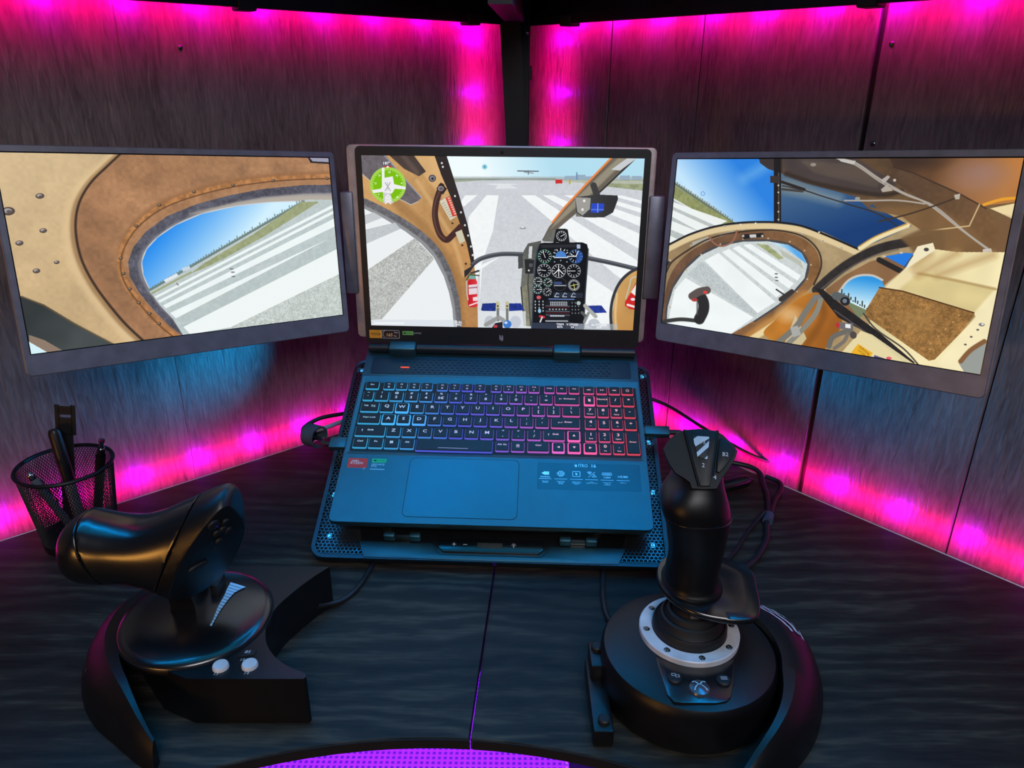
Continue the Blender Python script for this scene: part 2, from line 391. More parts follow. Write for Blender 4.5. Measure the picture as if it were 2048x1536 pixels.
for M, n, s, z in ((ML_, 1, .167, .5835), (MR_, -1, .148, .5835), (MR_, -1, .585, .5835), (ML_, 1, .50, .5835)):
    wbox(M, n, s - .011, s + .011, .046, .068, z - .0035, z + .012, .0015).build('strip_clip', M_rubber, shelf)
m = MB(); m.M = Matrix.Translation((-WC.x, -WC.y, -.58))
m.loft([[(x - .0135, y, .5855), (x + .0135, y, .5855), (x + .0135, y, .6385), (x - .0135, y, .6385)] for x, y in ((-.0165, .912), (.0005, 1.222))])
m.build('brace_beam', M_steel, shelf, smooth=0)
m = MB(); m.M = Matrix.Translation((-WC.x, -WC.y, -.58))
m.loft([[(x - .0155, y - .009, z), (x + .0145, y - .009, z), (x + .0145, y + .012, z), (x - .0155, y + .012, z)] for x, y, z in ((-.0062, 1.205, .5855), (.0042, 1.205, .40), (.018, 1.205, .001))])
m.build('post', M_steel, shelf, smooth=0)
m = MB(); m.M = Matrix.Translation((-WC.x, -WC.y, -.58)); m.box(.000, .023, 1.218, 1.240, .001, .64, .001, 1).build('corner_leg', M_steel, shelf)
m = MB(); m.M = Matrix.Translation((-WC.x, -WC.y, -.58)); m.box(.0222, .0262, 1.222, 1.236, .508, .528, .0008, 1).build('cable_clip', M_rubber, shelf)
m = MB(); m.M = Matrix.Translation((-WC.x + .0175, -WC.y + 1.2172, -.58 + .572)) @ Matrix.Rotation(PI / 2, 4, 'X')
m.lathe([(0, .003), (.002, .0026), (.003, .001), (.003, -.001)], seg=14); m.build('screw', M_screw, shelf)
# strip down the corner post: LEDs on both of its sides
ct = thing('led_strip', 'pink LED strip running down the corner post of the shelf', 'led strip', Matrix.Translation((.0115, 1.243, 0)), 'pink LED strips in the desk corner')
MB().box(-.010, .010, -.0026, -.0006, .03, .57).build('strip_tape', M_white, ct)
for k in range(7):
    z = .567 - k * .078
    for sx in (-1, 1): MB().box(sx * .006 - .0025, sx * .006 + .0025, -.0006, .0012, z - .0025, z + .0025, .0004, 1).build('led', M_led, ct)
for M, n, s in ((ML_, 1, .102), (MR_, -1, .058)):
    glow_lamps(M, (s - n * .0, n * .046, .05), (s, n * .046, .585), (0, -n, 0), 1.15, [(s + .010, n * .020, .567 - k * .078) for k in range(7)], .036)

# ---------------------------------------------------------------- screen pictures, painted in code as (height, width, 3) colour fields
def vnoise(h, w, cells, seed):
    g = np.random.default_rng(seed).random((cells + 2, int(cells * w / h) + 3))
    y = np.linspace(0, cells, h); x = np.linspace(0, cells * w / h, w)
    yi, xi = y.astype(int), x.astype(int); fy, fx = (y - yi)[:, None], (x - xi)[None, :]
    fy, fx = fy * fy * (3 - 2 * fy), fx * fx * (3 - 2 * fx)
    a = g[yi][:, xi] * (1 - fx) + g[yi][:, xi + 1] * fx; b = g[yi + 1][:, xi] * (1 - fx) + g[yi + 1][:, xi + 1] * fx
    return a * (1 - fy) + b * fy - .5
class Pic:
    # drawn in plan units (X, Y): a fixed drawing grid laid over the panel, Y downwards
    def __init__(s, w, h, H):
        u, v = np.meshgrid((np.arange(w) + .5) / w, (np.arange(h) + .5) / h)
        q = [H[i][0] * u + H[i][1] * v + H[i][2] for i in range(3)]
        s.X, s.Y = q[0] / q[2], q[1] / q[2]; s.w, s.h = w, h
        s.I = np.zeros((h, w, 3)); s.px = (s.X.max() - s.X.min()) / w
        s.n = {c: vnoise(h, w, c, c) for c in (4, 14, 60, 200)}
    def win(s, x0, x1, y0, y1):
        m = (s.X >= x0) & (s.X <= x1) & (s.Y >= y0) & (s.Y <= y1)
        r = np.flatnonzero(m.any(1)); c = np.flatnonzero(m.any(0))
        return None if not len(r) or not len(c) else (slice(r[0], r[-1] + 1), slice(c[0], c[-1] + 1))
    def put(s, sl, k, c, tex=None, grad=None):
        X, Y = s.X[sl], s.Y[sl]; c = np.array(c, float)
        if grad:
            (x0, y0), (x1, y1), c2 = grad; d2 = (x1 - x0) ** 2 + (y1 - y0) ** 2
            t = np.clip(((X - x0) * (x1 - x0) + (Y - y0) * (y1 - y0)) / d2, 0, 1)[..., None]
            c = c * (1 - t) + np.array(c2, float) * t
        if tex: c = c * (1 + sum(a * s.n[g][sl][..., None] for g, a in tex))
        s.I[sl] = s.I[sl] * (1 - k[..., None]) + c * k[..., None]
    def poly(s, pts, c, a=1, smooth=0, tex=None, grad=None, soft=0):
        if smooth: pts = [p[:2] for p in spline([(x, y, 0) for x, y in pts], 6, True)]
        xs, ys = [p[0] for p in pts], [p[1] for p in pts]
        sl = s.win(min(xs) - soft, max(xs) + soft, min(ys) - soft, max(ys) + soft)
        if sl is None: return
        X, Y = s.X[sl], s.Y[sl]; ins = np.zeros(X.shape, bool); n = len(pts)
        for i in range(n):
            (x0, y0), (x1, y1) = pts[i], pts[(i + 1) % n]
            if y0 == y1: continue
            ins ^= ((y0 > Y) != (y1 > Y)) & (X < (x1 - x0) * (Y - y0) / (y1 - y0) + x0)
        k = ins.astype(float)
        if soft:
            m = max(1, int(soft / s.px))
            for ax in (0, 1):
                for _ in (0, 1):
                    pad = [(0, 0), (0, 0)]; pad[ax] = (m, m)
                    cs = np.cumsum(np.pad(k, pad, mode='edge'), ax); cs = np.insert(cs, 0, 0, ax)
                    L = k.shape[ax]
                    k = (np.take(cs, range(2 * m + 1, 2 * m + 1 + L), ax) - np.take(cs, range(0, L), ax)) / (2 * m + 1)
        s.put(sl, k * a, c, tex, grad)
    def line(s, pts, w, c, a=1, smooth=0, soft=0, tex=None, grad=None):
        if smooth: pts = [p[:2] for p in spline([(x, y, 0) for x, y in pts], 5)]
        xs, ys = [p[0] for p in pts], [p[1] for p in pts]; e = w / 2 + soft + 3
        sl = s.win(min(xs) - e, max(xs) + e, min(ys) - e, max(ys) + e)
        if sl is None: return
        X, Y = s.X[sl], s.Y[sl]; d = np.full(X.shape, 1e9)
        for (x0, y0), (x1, y1) in zip(pts, pts[1:]):
            l2 = (x1 - x0) ** 2 + (y1 - y0) ** 2 or 1
            t = np.clip(((X - x0) * (x1 - x0) + (Y - y0) * (y1 - y0)) / l2, 0, 1)
            d = np.minimum(d, np.hypot(X - x0 - t * (x1 - x0), Y - y0 - t * (y1 - y0)))
        s.put(sl, np.clip((w / 2 - d) / (soft or s.px) + .5, 0, 1) * a, c, tex, grad)
    def ell(s, cx, cy, rx, ry, c, a=1, ring=0, soft=0, grad=None):
        sl = s.win(cx - rx - ring - soft - 3, cx + rx + ring + soft + 3, cy - ry - ring - soft - 3, cy + ry + ring + soft + 3)
        if sl is None: return
        d = (np.hypot((s.X[sl] - cx) / rx, (s.Y[sl] - cy) / ry) - 1) * min(rx, ry)
        if ring: d = np.abs(d) - ring / 2
        s.put(sl, np.clip(-d / (soft or s.px) + .5, 0, 1) * a, c, None, grad)
    def dial(s, cx, cy, r, c, ang=40, n=12, needle=(240, 240, 240), ring=True):
        s.ell(cx, cy, r, r, (14, 16, 22))
        if ring: s.ell(cx, cy, r - 2, r - 2, c, .9, 3)
        for i in range(n):
            a = 2 * PI * i / n
            s.line([(cx + r * .62 * math.cos(a), cy + r * .62 * math.sin(a)), (cx + r * .9 * math.cos(a), cy + r * .9 * math.sin(a))], 4, (225, 230, 235), .9)
        a = R(ang); s.line([(cx - r * .2 * math.cos(a), cy - r * .2 * math.sin(a)), (cx + r * .75 * math.cos(a), cy + r * .75 * math.sin(a))], 4, needle)
    def image(s, name):
        im = bpy.data.images.new(name, s.w, s.h)
        p = np.ones((s.h, s.w, 4), np.float32); p[..., :3] = np.clip(s.I, 0, 255) / 255
        im.pixels.foreach_set(p.ravel()); im.update(); im.pack(); return im
def screen_material(name, pic, strength=1.0):
    m, nt, b, N, L = nodes(name)
    t = N('ShaderNodeTexImage'); t.image = pic.image(name); t.extension = 'EXTEND'
    b.inputs['Base Color'].default_value = (.004, .004, .004, 1); b.inputs['Roughness'].default_value = .35
    b.inputs['Specular IOR Level'].default_value = .25
    L(t.outputs['Color'], b.inputs['Emission Color']); b.inputs['Emission Strength'].default_value = strength
    return m

# left monitor: cabin wall, padded window frame, runway through the window
HL = [[2049.340, -232.8689, 195.1289], [1.622259, -1136.263, 1205.191], [.1569957, -.07861342, 1]]
p = Pic(1180, 664, HL)
p.poly([(-200, -100), (2200, -100), (2200, 1500), (-200, 1500)], (207, 181, 141), tex=[(4, .12), (14, .07), (60, .05)], grad=((0, 100), (450, 900), (196, 168, 126)))
out = [(640, 60), (560, 145), (480, 235), (425, 335), (402, 440), (407, 560), (440, 690), (500, 812), (580, 930), (680, 1055), (790, 1165)]
p.line([(x - 45, y + 14) for x, y in out], 46, (226, 198, 152), .75, 1, 34)
p.line([(x - 14, y + 4) for x, y in out], 30, (150, 116, 78), .7, 1, 16)
rimo = [(1960, 180), (1640, 195), (1400, 222), (1200, 262), (1000, 322), (850, 392), (735, 490), (668, 600), (645, 700), (662, 792), (715, 885), (800, 990), (885, 1080), (960, 1140)]
p.poly([(x, y) for x, y in out] + [(1000, 1300), (2100, 1200), (2100, 40)], (164, 121, 87), tex=[(4, .16), (14, .16), (60, .10), (200, .06)], grad=((420, 300), (1500, 150), (172, 128, 92)))
p.poly(out[3:] + [(900, 1200), (640, 800), (560, 600), (640, 420)], (138, 100, 72), .55, 0, [(14, .15), (60, .1)], soft=40)
p.line(out, 13, (62, 46, 36), 1, 1, 8)
p.line([(x - 6, y - 20) for x, y in rimo], 30, (150, 105, 70), .7, 1, 20)
p.line(rimo, 34, (176, 122, 76), 1, 1, 8, [(60, .3)])
p.line([(x + 3, y + 12) for x, y in rimo], 8, (104, 74, 52), .9, 1, 5)
grey = [(1960, 232), (1700, 240), (1450, 268), (1250, 310), (1060, 366), (900, 436), (785, 525), (715, 620), (688, 705), (702, 792), (752, 880), (835, 985), (920, 1075), (1000, 1140), (2100, 1100)]
p.poly(grey, (88, 88, 100), 1, 0, [(14, .25), (60, .25), (200, .25)])
inn = [(1960, 285), (1700, 293), (1450, 318), (1280, 355), (1100, 410), (940, 478), (830, 560), (765, 640), (740, 712), (752, 785), (795, 870), (865, 965), (940, 1040), (1010, 1140), (2100, 1100)]
p.poly(inn, (128, 126, 132), 1, 0, None, ((800, 800), (1700, 300), (160, 156, 156)), 6)
p.poly([(1040, 418), (1300, 352), (1600, 312), (1880, 308), (1890, 350), (1500, 352), (1250, 385), (1060, 425)], (186, 176, 162), .8, 1, soft=8)
gl = [(1960, 343), (1700, 342), (1500, 350), (1300, 375), (1100, 422), (950, 490), (850, 562), (790, 632), (766, 703), (776, 782), (812, 862), (862, 942), (935, 1025), (1030, 1130), (2100, 1090)]
p.line(gl[:-1], 8, (210, 214, 218), .9, 1, 3)
p.poly(gl, (44, 142, 238), 1, 0, None, ((900, 520), (1180, 760), (210, 240, 255)))
p.poly([(800, 868), (960, 790), (1150, 672), (1400, 520), (1720, 330), (2100, 330), (2100, 1200), (1040, 1200), (930, 1020)], (190, 201, 202), 1, 0, [(60, .05), (200, .05)])
for i in range(60):
    t = i / 60; x, y = 812 + t * 900, 864 - t * 528; hgt = 4 + 15 * abs(math.sin(i * 7.3) * math.cos(i * 2.1)) * (.5 + .5 * (t > .3))
    p.line([(x - 8, y + 8), (x + 10, y - 3)], 14, (112, 130, 124), .8); p.line([(x, y + 6), (x - hgt * .2, y - hgt)], 8, (104, 126, 124), .7, soft=4)
p.poly([(885, 812), (960, 772), (968, 790), (900, 826)], (226, 232, 236)); p.poly([(985, 745), (1030, 730), (1036, 748), (995, 765)], (200, 215, 228))
p.poly([(1035, 776), (1120, 712), (1400, 545), (1690, 345), (1805, 343), (1470, 555), (1230, 690), (1110, 748)], (156, 164, 124), 1, 0, [(60, .12)])
p.line([(820, 888), (980, 800), (1040, 770)], 12, (158, 164, 122), .9)
Lb = [(838, 905), (846, 916), (858, 930), (868, 942), (884, 958), (902, 975), (925, 1002), (958, 1035), (1000, 1085), (1290, 1092)]
Rb = [345, 366, 384, 404, 436, 488, 548, 634, 788]
Lb2 = Lb[:1] + Lb[1:9]
for i in (0, 2, 4, 6):
    a, b_ = (Lb[i], Lb[i + 1]); y0, y1 = Rb[i], Rb[i + 1]
    p.poly([a, (1920, y0), (1920, y1), b_], (238, 247, 246), 1, 0, [(14, .02)])
p.poly([Lb[7], (1920, 545), (1930, 634), (1000, 1085)], (186, 198, 198), 1, 0, [(60, .06)])
p.poly([(1000, 1085), (1920, 634), (1935, 788), (1270, 1096), (1040, 1130)], (240, 247, 246))
p.poly([(1270, 1096), (1935, 788), (1990, 1060), (1500, 1140)], (196, 204, 200), 1, 0, [(200, .22), (60, .08)])
for x, y in ((1272, 752), (1280, 772), (1284, 798)): p.ell(x, y, 12, 4, (120, 120, 122))
p.line([(960, 832), (968, 842)], 8, (140, 140, 140)); p.line([(1215, 682), (1222, 700)], 6, (160, 165, 160))
p.poly([(125, 885), (250, 935), (400, 1035), (520, 1112), (650, 1185), (200, 1230)], (52, 57, 58), 1, 0, [(14, .1)], ((200, 1000), (420, 1160), (70, 76, 76)))
p.line([(135, 888), (250, 940), (400, 1040), (640, 1180)], 8, (100, 84, 62), .9, 0, 6)
p.poly([(180, 1100), (260, 1132), (360, 1196), (190, 1230)], (142, 122, 106)); p.poly([(178, 1135), (278, 1200), (180, 1230)], (214, 242, 248))
for x, y, r in ((208, 322, 20), (232, 520, 17), (112, 590, 18), (308, 700, 13), (205, 747, 17), (48, 410, 30)):
    p.ell(x, y, r * 1.15, r * .8, (86, 72, 66)); p.ell(x - 3, y - 3, r * .7, r * .45, (168, 160, 158)); p.ell(x + 4, y + 2, r * .45, r * .3, (96, 88, 88))
for x, y in ((1522, 213), (1280, 246), (1052, 290), (856, 370), (730, 494), (648, 682), (666, 770), (702, 860), (752, 940), (812, 1002), (866, 1062), (1855, 196)):
    p.ell(x, y, 12, 9, (84, 66, 52)); p.ell(x - 2, y - 2, 6, 4, (150, 140, 120))
p.poly([(1722, 40), (1900, 40), (1900, 104), (1752, 98)], (46, 42, 44)); p.poly([(1742, 60), (1900, 60), (1900, 92), (1766, 88)], (158, 158, 176))
PIC_L = p

# laptop: view over the nose down the runway, instrument pedestal
HC = [[1621.160, -60.11145, 182.1479], [19.36140, -1093.091, 1164.878], [-.007439498, -.07463188, 1]]
p = Pic(1180, 738, HC)
p.poly([(0, 0), (2100, 0), (2100, 1400), (0, 1400)], (203, 207, 213), tex=[(60, .035), (200, .05)], grad=((1000, 250), (1000, 1100), (212, 216, 220)))
p.poly([(0, 0), (2100, 0), (2100, 236), (0, 236)], (178, 222, 240), 1, 0, None, ((1300, 80), (900, 230), (240, 252, 255)))
p.poly([(640, 215), (1890, 215), (1890, 240), (640, 240)], (168, 176, 176), .75, soft=4)
p.line([(690, 232), (1340, 230)], 10, (128, 138, 128), .9); p.line([(1100, 232), (1900, 238)], 7, (150, 156, 150), .8)
p.poly([(1385, 236), (1900, 236), (1900, 305), (1640, 275), (1500, 252)], (150, 158, 124), 1, 0, [(60, .2)]); p.poly([(1385, 250), (1900, 262), (1900, 240), (1385, 236)], (186, 192, 180), .8)
p.poly([(690, 236), (950, 232), (780, 246), (690, 250)], (160, 168, 150))
for x, w, h in ((1400, 70, 22), (1470, 60, 30), (1530, 50, 20), (1745, 60, 25), (1820, 60, 22)): p.poly([(x, 232 - h), (x + w, 232 - h), (x + w, 234), (x, 234)], (150, 172, 192))
p.line([(1477, 190), (1477, 232)], 8, (110, 140, 175)); p.poly([(1343, 234), (1386, 234), (1386, 258), (1343, 258)], (206, 44, 44)); p.line([(1432, 236), (1432, 258)], 10, (190, 170, 60))
p.line([(1108, 178), (1238, 180)], 6, (70, 80, 92)); p.line([(1150, 185), (1205, 192)], 8, (150, 160, 168)); p.line([(1175, 176), (1175, 200)], 5, (100, 110, 118))
p.ell(903, 152, 16, 16, (120, 190, 210), .8, soft=6); p.ell(903, 152, 6, 6, (60, 150, 170))
W = (244, 247, 248)
for q in ([(780, 334), (855, 332), (775, 402), (735, 402)], [(912, 333), (988, 333), (950, 560), (868, 800), (838, 900), (820, 690), (795, 520), (800, 470)],
          [(1128, 333), (1215, 333), (1880, 770), (1880, 965), (1700, 830), (1320, 500)], [(1262, 333), (1330, 333), (1890, 590), (1890, 690)], [(1395, 333), (1465, 333), (1890, 480), (1890, 540)],
          [(1530, 333), (1600, 333), (1890, 420), (1890, 450)], [(1680, 333), (1760, 335), (1890, 370), (1890, 390)], [(1500, 815), (1720, 965), (1660, 1180), (1520, 1180)],
          [(860, 1040), (880, 800), (1000, 720), (870, 780)], [(985, 268), (1060, 268), (1110, 290), (965, 293)], [(905, 262), (950, 258), (1150, 262), (1000, 272)]): p.poly(q, W, .96, 0, [(60, .02)])
p.poly([(1190, 320), (1240, 240), (1100, 232), (1010, 232), (760, 320)], (206, 210, 216), .5, soft=10)
p.ell(1137, 542, 20, 6, (140, 142, 146)); p.ell(1135, 538, 10, 4, (232, 232, 232))
# door frame on the left
fr = [(120, 60), (660, 60), (700, 230), (745, 360), (790, 520), (822, 680), (832, 790), (846, 900), (852, 1200), (690, 1200), (682, 1050), (655, 930), (600, 790), (540, 690), (430, 590), (300, 505), (120, 420)]
p.poly(fr, (196, 152, 98), 1, 0, [(4, .15), (14, .1), (60, .06)], ((250, 250), (760, 1000), (176, 128, 78)))
p.line([(350, 380), (500, 520), (620, 680), (700, 860), (730, 1050), (738, 1200)], 60, (140, 100, 60), .45, 1, 30)
p.line([(480, 240), (590, 420), (700, 620), (765, 840)], 26, (216, 176, 122), .6, 1, 16)
p.line([(380, 500), (500, 590), (600, 700), (670, 850), (712, 1000), (722, 1200)], 9, (112, 72, 40), .9, 1, 5)
p.poly([(455, 60), (592, 60), (690, 330), (640, 360), (520, 200)], (214, 172, 118), .9, 0, [(14, .1)], soft=6)
p.poly([(584, 60), (660, 60), (745, 345), (793, 520), (826, 690), (833, 775), (812, 770), (785, 640), (740, 500), (690, 345), (630, 200)], (46, 40, 40))
for x, y in ((636, 128), (642, 152), (716, 338), (752, 442), (776, 524), (795, 590), (812, 660), (822, 715)): p.ell(x, y, 6, 7, (225, 225, 225))
p.poly([(120, 60), (270, 60), (352, 165), (506, 348), (484, 372), (440, 392), (330, 335), (200, 250), (120, 180)], (104, 99, 105), 1, 0, [(60, .18), (200, .15)])
p.line([(270, 70), (352, 168), (506, 350)], 7, (150, 160, 185), .8)
p.line([(120, 185), (200, 255), (330, 338), (440, 394), (484, 374)], 7, (196, 186, 176), .8)
p.poly([(288, 60), (448, 60), (536, 182), (492, 212), (400, 165)], (72, 60, 56), 1, 0, [(14, .2)]); p.line([(380, 60), (480, 190)], 30, (110, 94, 86), .5, soft=20)
p.ell(575, 225, 23, 23, (70, 66, 72)); p.ell(575, 225, 17, 17, (130, 128, 134)); p.ell(577, 227, 8, 8, (40, 40, 50))
p.line([(632, 275), (600, 370), (590, 470), (616, 575), (658, 618), (700, 585), (748, 535)], 38, (66, 42, 40), 1, 1, 4)
p.line([(624, 300), (592, 380), (584, 470), (608, 570), (648, 612)], 9, (120, 86, 78), .6, 1, 6)
p.poly([(628, 252), (666, 292), (640, 330), (600, 290)], (50, 36, 34)); p.ell(628, 290, 19, 17, (142, 132, 136)); p.ell(630, 291, 11, 10, (96, 90, 94))
p.poly([(618, 372), (668, 340), (726, 466), (684, 494)], (212, 206, 184)); p.poly([(656, 348), (686, 342), (727, 462), (700, 470)], (206, 62, 50))
for i in range(8): p.line([(674 + i * 5.5, 354 + i * 14), (680 + i * 5.5, 352 + i * 14)], 10, (240, 214, 205), .8)
for i in range(7): p.line([(634 + i * 8, 388 + i * 14), (650 + i * 8, 380 + i * 14)], 3, (90, 100, 96), .7)
p.poly([(715, 570), (755, 552), (776, 625), (742, 642)], (206, 200, 176)); p.ell(698, 512, 7, 6, (60, 46, 36)); p.ell(758, 652, 7, 6, (60, 46, 36)); p.ell(779, 770, 7, 7, (60, 46, 36))
# left window
wn = [(100, 400), (150, 420), (270, 482), (400, 562), (500, 640), (580, 730), (640, 850), (672, 955), (692, 1060), (700, 1200), (100, 1200)]
p.line([(x + 16, y - 26) for x, y in wn[:-1]], 64, (104, 104, 110), 1, 1, 5, [(60, .25), (200, .25)])
p.line([(x + 4, y - 6) for x, y in wn[:-1]], 26, (148, 150, 152), .9, 1, 8)
p.poly(wn, (236, 240, 242)); p.poly([(120, 470), (205, 442), (262, 476), (150, 520)], (196, 200, 204))
p.poly([(120, 560), (340, 508), (372, 548), (120, 660)], (192, 198, 202), 1, 0, [(200, .08)])
p.poly([(120, 840), (462, 606), (582, 738), (250, 1125), (120, 1140)], (184, 187, 184), 1, 0, [(200, .3), (60, .08)])
p.poly([(150, 1128), (720, 1130), (720, 1200), (150, 1200)], (214, 222, 230), .7); p.poly([(200, 1145), (390, 1145), (390, 1156), (200, 1156)], W, .8)
# moving map disc
p.ell(297, 268, 113, 116, (122, 190, 6)); cx, cy = 297, 268
for i in range(72):
    a = 2 * PI * i / 72; r0 = 98 if i % 2 else 92
    p.line([(cx + r0 * math.cos(a), cy + r0 * math.sin(a) * 1.02), (cx + 112 * math.cos(a), cy + 112 * math.sin(a) * 1.02)], 4, (225, 245, 170), .85)
p.line([(268, 165), (268, 290)], 17, (238, 240, 240)); p.poly([(275, 222), (328, 212), (336, 262), (408, 280), (406, 296), (340, 292), (322, 322), (275, 320), (262, 312), (206, 320), (196, 300), (250, 292), (272, 262)], (238, 238, 240))
p.poly([(266, 315), (312, 322), (330, 384), (268, 384)], (206, 206, 214))
for dx in (0, 18, 36): p.line([(280, 352 + dx), (296, 330 + dx), (314, 352 + dx)], 6, (250, 250, 240))
p.line([(280, 252), (312, 304)], 6, (170, 176, 182)); p.line([(312, 252), (280, 304)], 6, (170, 176, 182)); p.line([(296, 248), (296, 304)], 3, (170, 176, 182))
p.poly([(272, 156), (322, 156), (310, 140), (284, 140)], (226, 40, 40), .9); p.poly([(284, 156), (310, 156), (297, 144)], (245, 245, 245))
p.poly([(262, 118), (318, 118), (318, 146), (262, 146)], (96, 92, 104), .9)
# windscreen pillar and compass
p.poly([(1690, 90), (1850, 90), (1640, 295), (1480, 440), (1340, 560), (1270, 625), (1255, 620), (1300, 535), (1400, 415), (1540, 250)], (104, 96, 84), 1, 0, [(14, .15)])
p.poly([(1740, 90), (1800, 90), (1560, 330), (1400, 470), (1300, 560), (1340, 500), (1480, 340)], (160, 152, 132), .8, soft=5)
p.line([(1692, 95), (1560, 235), (1400, 408), (1322, 505)], 12, (236, 132, 66)); p.line([(1840, 100), (1640, 292), (1480, 440)], 10, (50, 48, 46))
p.poly([(1800, 90), (1862, 90), (1745, 176), (1690, 170)], (200, 204, 208)); p.line([(1580, 270), (1600, 330)], 40, (62, 62, 62))
p.poly([(1465, 345), (1600, 328), (1728, 334), (1732, 356), (1700, 442), (1642, 474), (1520, 474), (1470, 455)], (66, 66, 68), 1, 0, None, ((1500, 400), (1700, 380), (48, 48, 50)))
p.poly([(1465, 345), (1562, 350), (1556, 420), (1510, 462), (1478, 440)], (158, 156, 150)); p.poly([(1465, 440), (1512, 470), (1470, 468)], (120, 118, 112)); p.ell(1521, 368, 8, 9, (235, 232, 225)); p.ell(1510, 424, 8, 9, (235, 232, 225))
p.poly([(1566, 384), (1646, 386), (1640, 430), (1600, 446), (1560, 440)], (44, 74, 196)); p.line([(1606, 384), (1604, 440)], 3, (200, 215, 255)); p.line([(1566, 424), (1640, 424)], 8, (120, 150, 240), .6)
# canopy hoops, right door
p.line([(820, 775), (880, 735), (1000, 708), (1150, 710)], 27, (66, 70, 76), 1, 1, 4); p.line([(820, 768), (880, 728), (1000, 701), (1150, 703)], 7, (120, 126, 134), .7, 1, 4)
p.line([(1535, 732), (1680, 762), (1860, 806)], 27, (66, 70, 76), 1, 1, 4); p.line([(1535, 726), (1680, 756), (1860, 800)], 7, (122, 128, 136), .7, 1, 4)
p.poly([(768, 815), (840, 770), (800, 830), (770, 860)], (44, 44, 50))
p.poly([(1860, 795), (1800, 825), (1745, 890), (1706, 980), (1690, 1080), (1694, 1200), (1850, 1210)], (206, 160, 96), 1, 0, [(14, .1)], ((1700, 900), (1820, 1150), (190, 140, 80)))
p.line([(1860, 795), (1800, 825), (1740, 885), (1698, 975), (1680, 1080), (1686, 1200)], 18, (52, 54, 58), 1, 1, 4); p.line([(1720, 960), (1708, 1080), (1712, 1180)], 14, (236, 206, 150), .7, 1, 8)
p.poly([(1836, 890), (1806, 950), (1770, 1010), (1768, 1036), (1800, 1058), (1846, 1062)], (206, 42, 40)); p.poly([(1838, 900), (1806, 950), (1836, 975)], (240, 232, 228)); p.line([(1775, 990), (1800, 900), (1810, 862), (1845, 850)], 8, (196, 190, 176), 1, 1)
p.ell(1818, 995, 14, 9, (230, 230, 240)); p.line([(1785, 1030), (1840, 1046)], 14, (240, 226, 222))
# fire extinguisher on the left
p.poly([(790, 884), (800, 868), (838, 868), (848, 884), (850, 1038), (836, 1048), (800, 1048), (790, 1036)], (196, 26, 40), 1, 0, None, ((795, 950), (850, 950), (222, 60, 66)))
p.poly([(794, 906), (846, 900), (848, 962), (796, 968)], (228, 214, 220)); p.line([(798, 925), (846, 920)], 8, (120, 40, 60), .6); p.poly([(820, 985), (850, 980), (850, 1006), (822, 1008)], (236, 220, 224)); p.line([(800, 1036), (848, 1018)], 9, (240, 220, 220))
p.poly([(796, 842), (840, 838), (838, 868), (800, 868)], (120, 170, 160)); p.line([(780, 880), (800, 840), (860, 845)], 8, (70, 84, 70)); p.line([(812, 830), (858, 815)], 12, (60, 62, 60)); p.line([(782, 880), (784, 960), (790, 1000)], 8, (200, 188, 176))
# pedestal
p.poly([(1140, 690), (1168, 640), (1250, 622), (1250, 1180), (1150, 1165), (1120, 920)], (92, 94, 90), 1, 0, [(14, .2), (60, .15)], ((1150, 700), (1200, 1100), (120, 120, 108)))
p.poly([(1120, 930), (1160, 900), (1195, 1160), (1146, 1165)], (138, 136, 116), .9, 0, [(60, .25)]); p.line([(1122, 920), (1140, 1165)], 7, (40, 42, 42)); p.line([(1180, 720), (1165, 900), (1180, 1160)], 10, (66, 68, 66), .8)
p.poly([(1262, 628), (1296, 566), (1350, 545), (1415, 548), (1428, 632)], (104, 104, 100), 1, 0, [(60, .12)]); p.poly([(1344, 548), (1400, 545), (1418, 556), (1428, 634), (1326, 634)], (26, 27, 30))
p.poly([(1175, 660), (1196, 656), (1190, 735), (1170, 735)], (206, 210, 214)); p.poly([(1106, 720), (1136, 716), (1136, 795), (1106, 802)], (72, 74, 76)); p.poly([(1146, 740), (1206, 745), (1200, 832), (1150, 832)], (40, 41, 44)); p.poly([(1174, 768), (1196, 768), (1196, 790), (1174, 790)], (84, 86, 90)); p.ell(1172, 812, 6, 6, (225, 225, 220))
p.poly(rrect(1206, 1542, 632, 900, 36) if 0 else [(1258, 636), (1505, 632), (1536, 644), (1543, 675), (1538, 760), (1522, 960), (1510, 1180), (1186, 1180), (1196, 980), (1212, 760), (1224, 680), (1238, 646)], (20, 22, 27), 1, 0, [(14, .2)])
p.line([(1238, 648), (1224, 684), (1212, 762), (1196, 980), (1186, 1180)], 9, (66, 72, 88), .9); p.line([(1543, 675), (1538, 760), (1522, 960), (1510, 1180)], 8, (54, 58, 66), .9)
p.line([(1258, 658), (1460, 655)], 20, (42, 44, 50)); p.poly([(1472, 646), (1494, 646), (1494, 672), (1472, 672)], (170, 186, 216))
p.dial(1272, 722, 44, (70, 190, 130), 250, 14); p.dial(1465, 722, 44, (60, 130, 220), 200, 12); p.poly([(1465, 682), (1505, 700), (1508, 730), (1490, 762), (1465, 764), (1470, 720)], (48, 100, 196), .75, soft=3); p.line([(1425, 722), (1466, 722), (1480, 690)], 5, W)
p.poly([(1336, 728), (1345, 700), (1372, 684), (1400, 700), (1410, 728)], (74, 130, 206)); p.line([(1330, 730), (1416, 730)], 5, W)
for i in range(7): a = R(180 + i * 30); p.line([(1372 + 40 * math.cos(a), 722 + 40 * math.sin(a)), (1372 + 50 * math.cos(a), 722 + 50 * math.sin(a))], 5, W)
for x, y in ((1337, 682), (1412, 684), (1333, 757), (1371, 748), (1410, 757)): p.ell(x, y, 4, 4, (180, 190, 200))
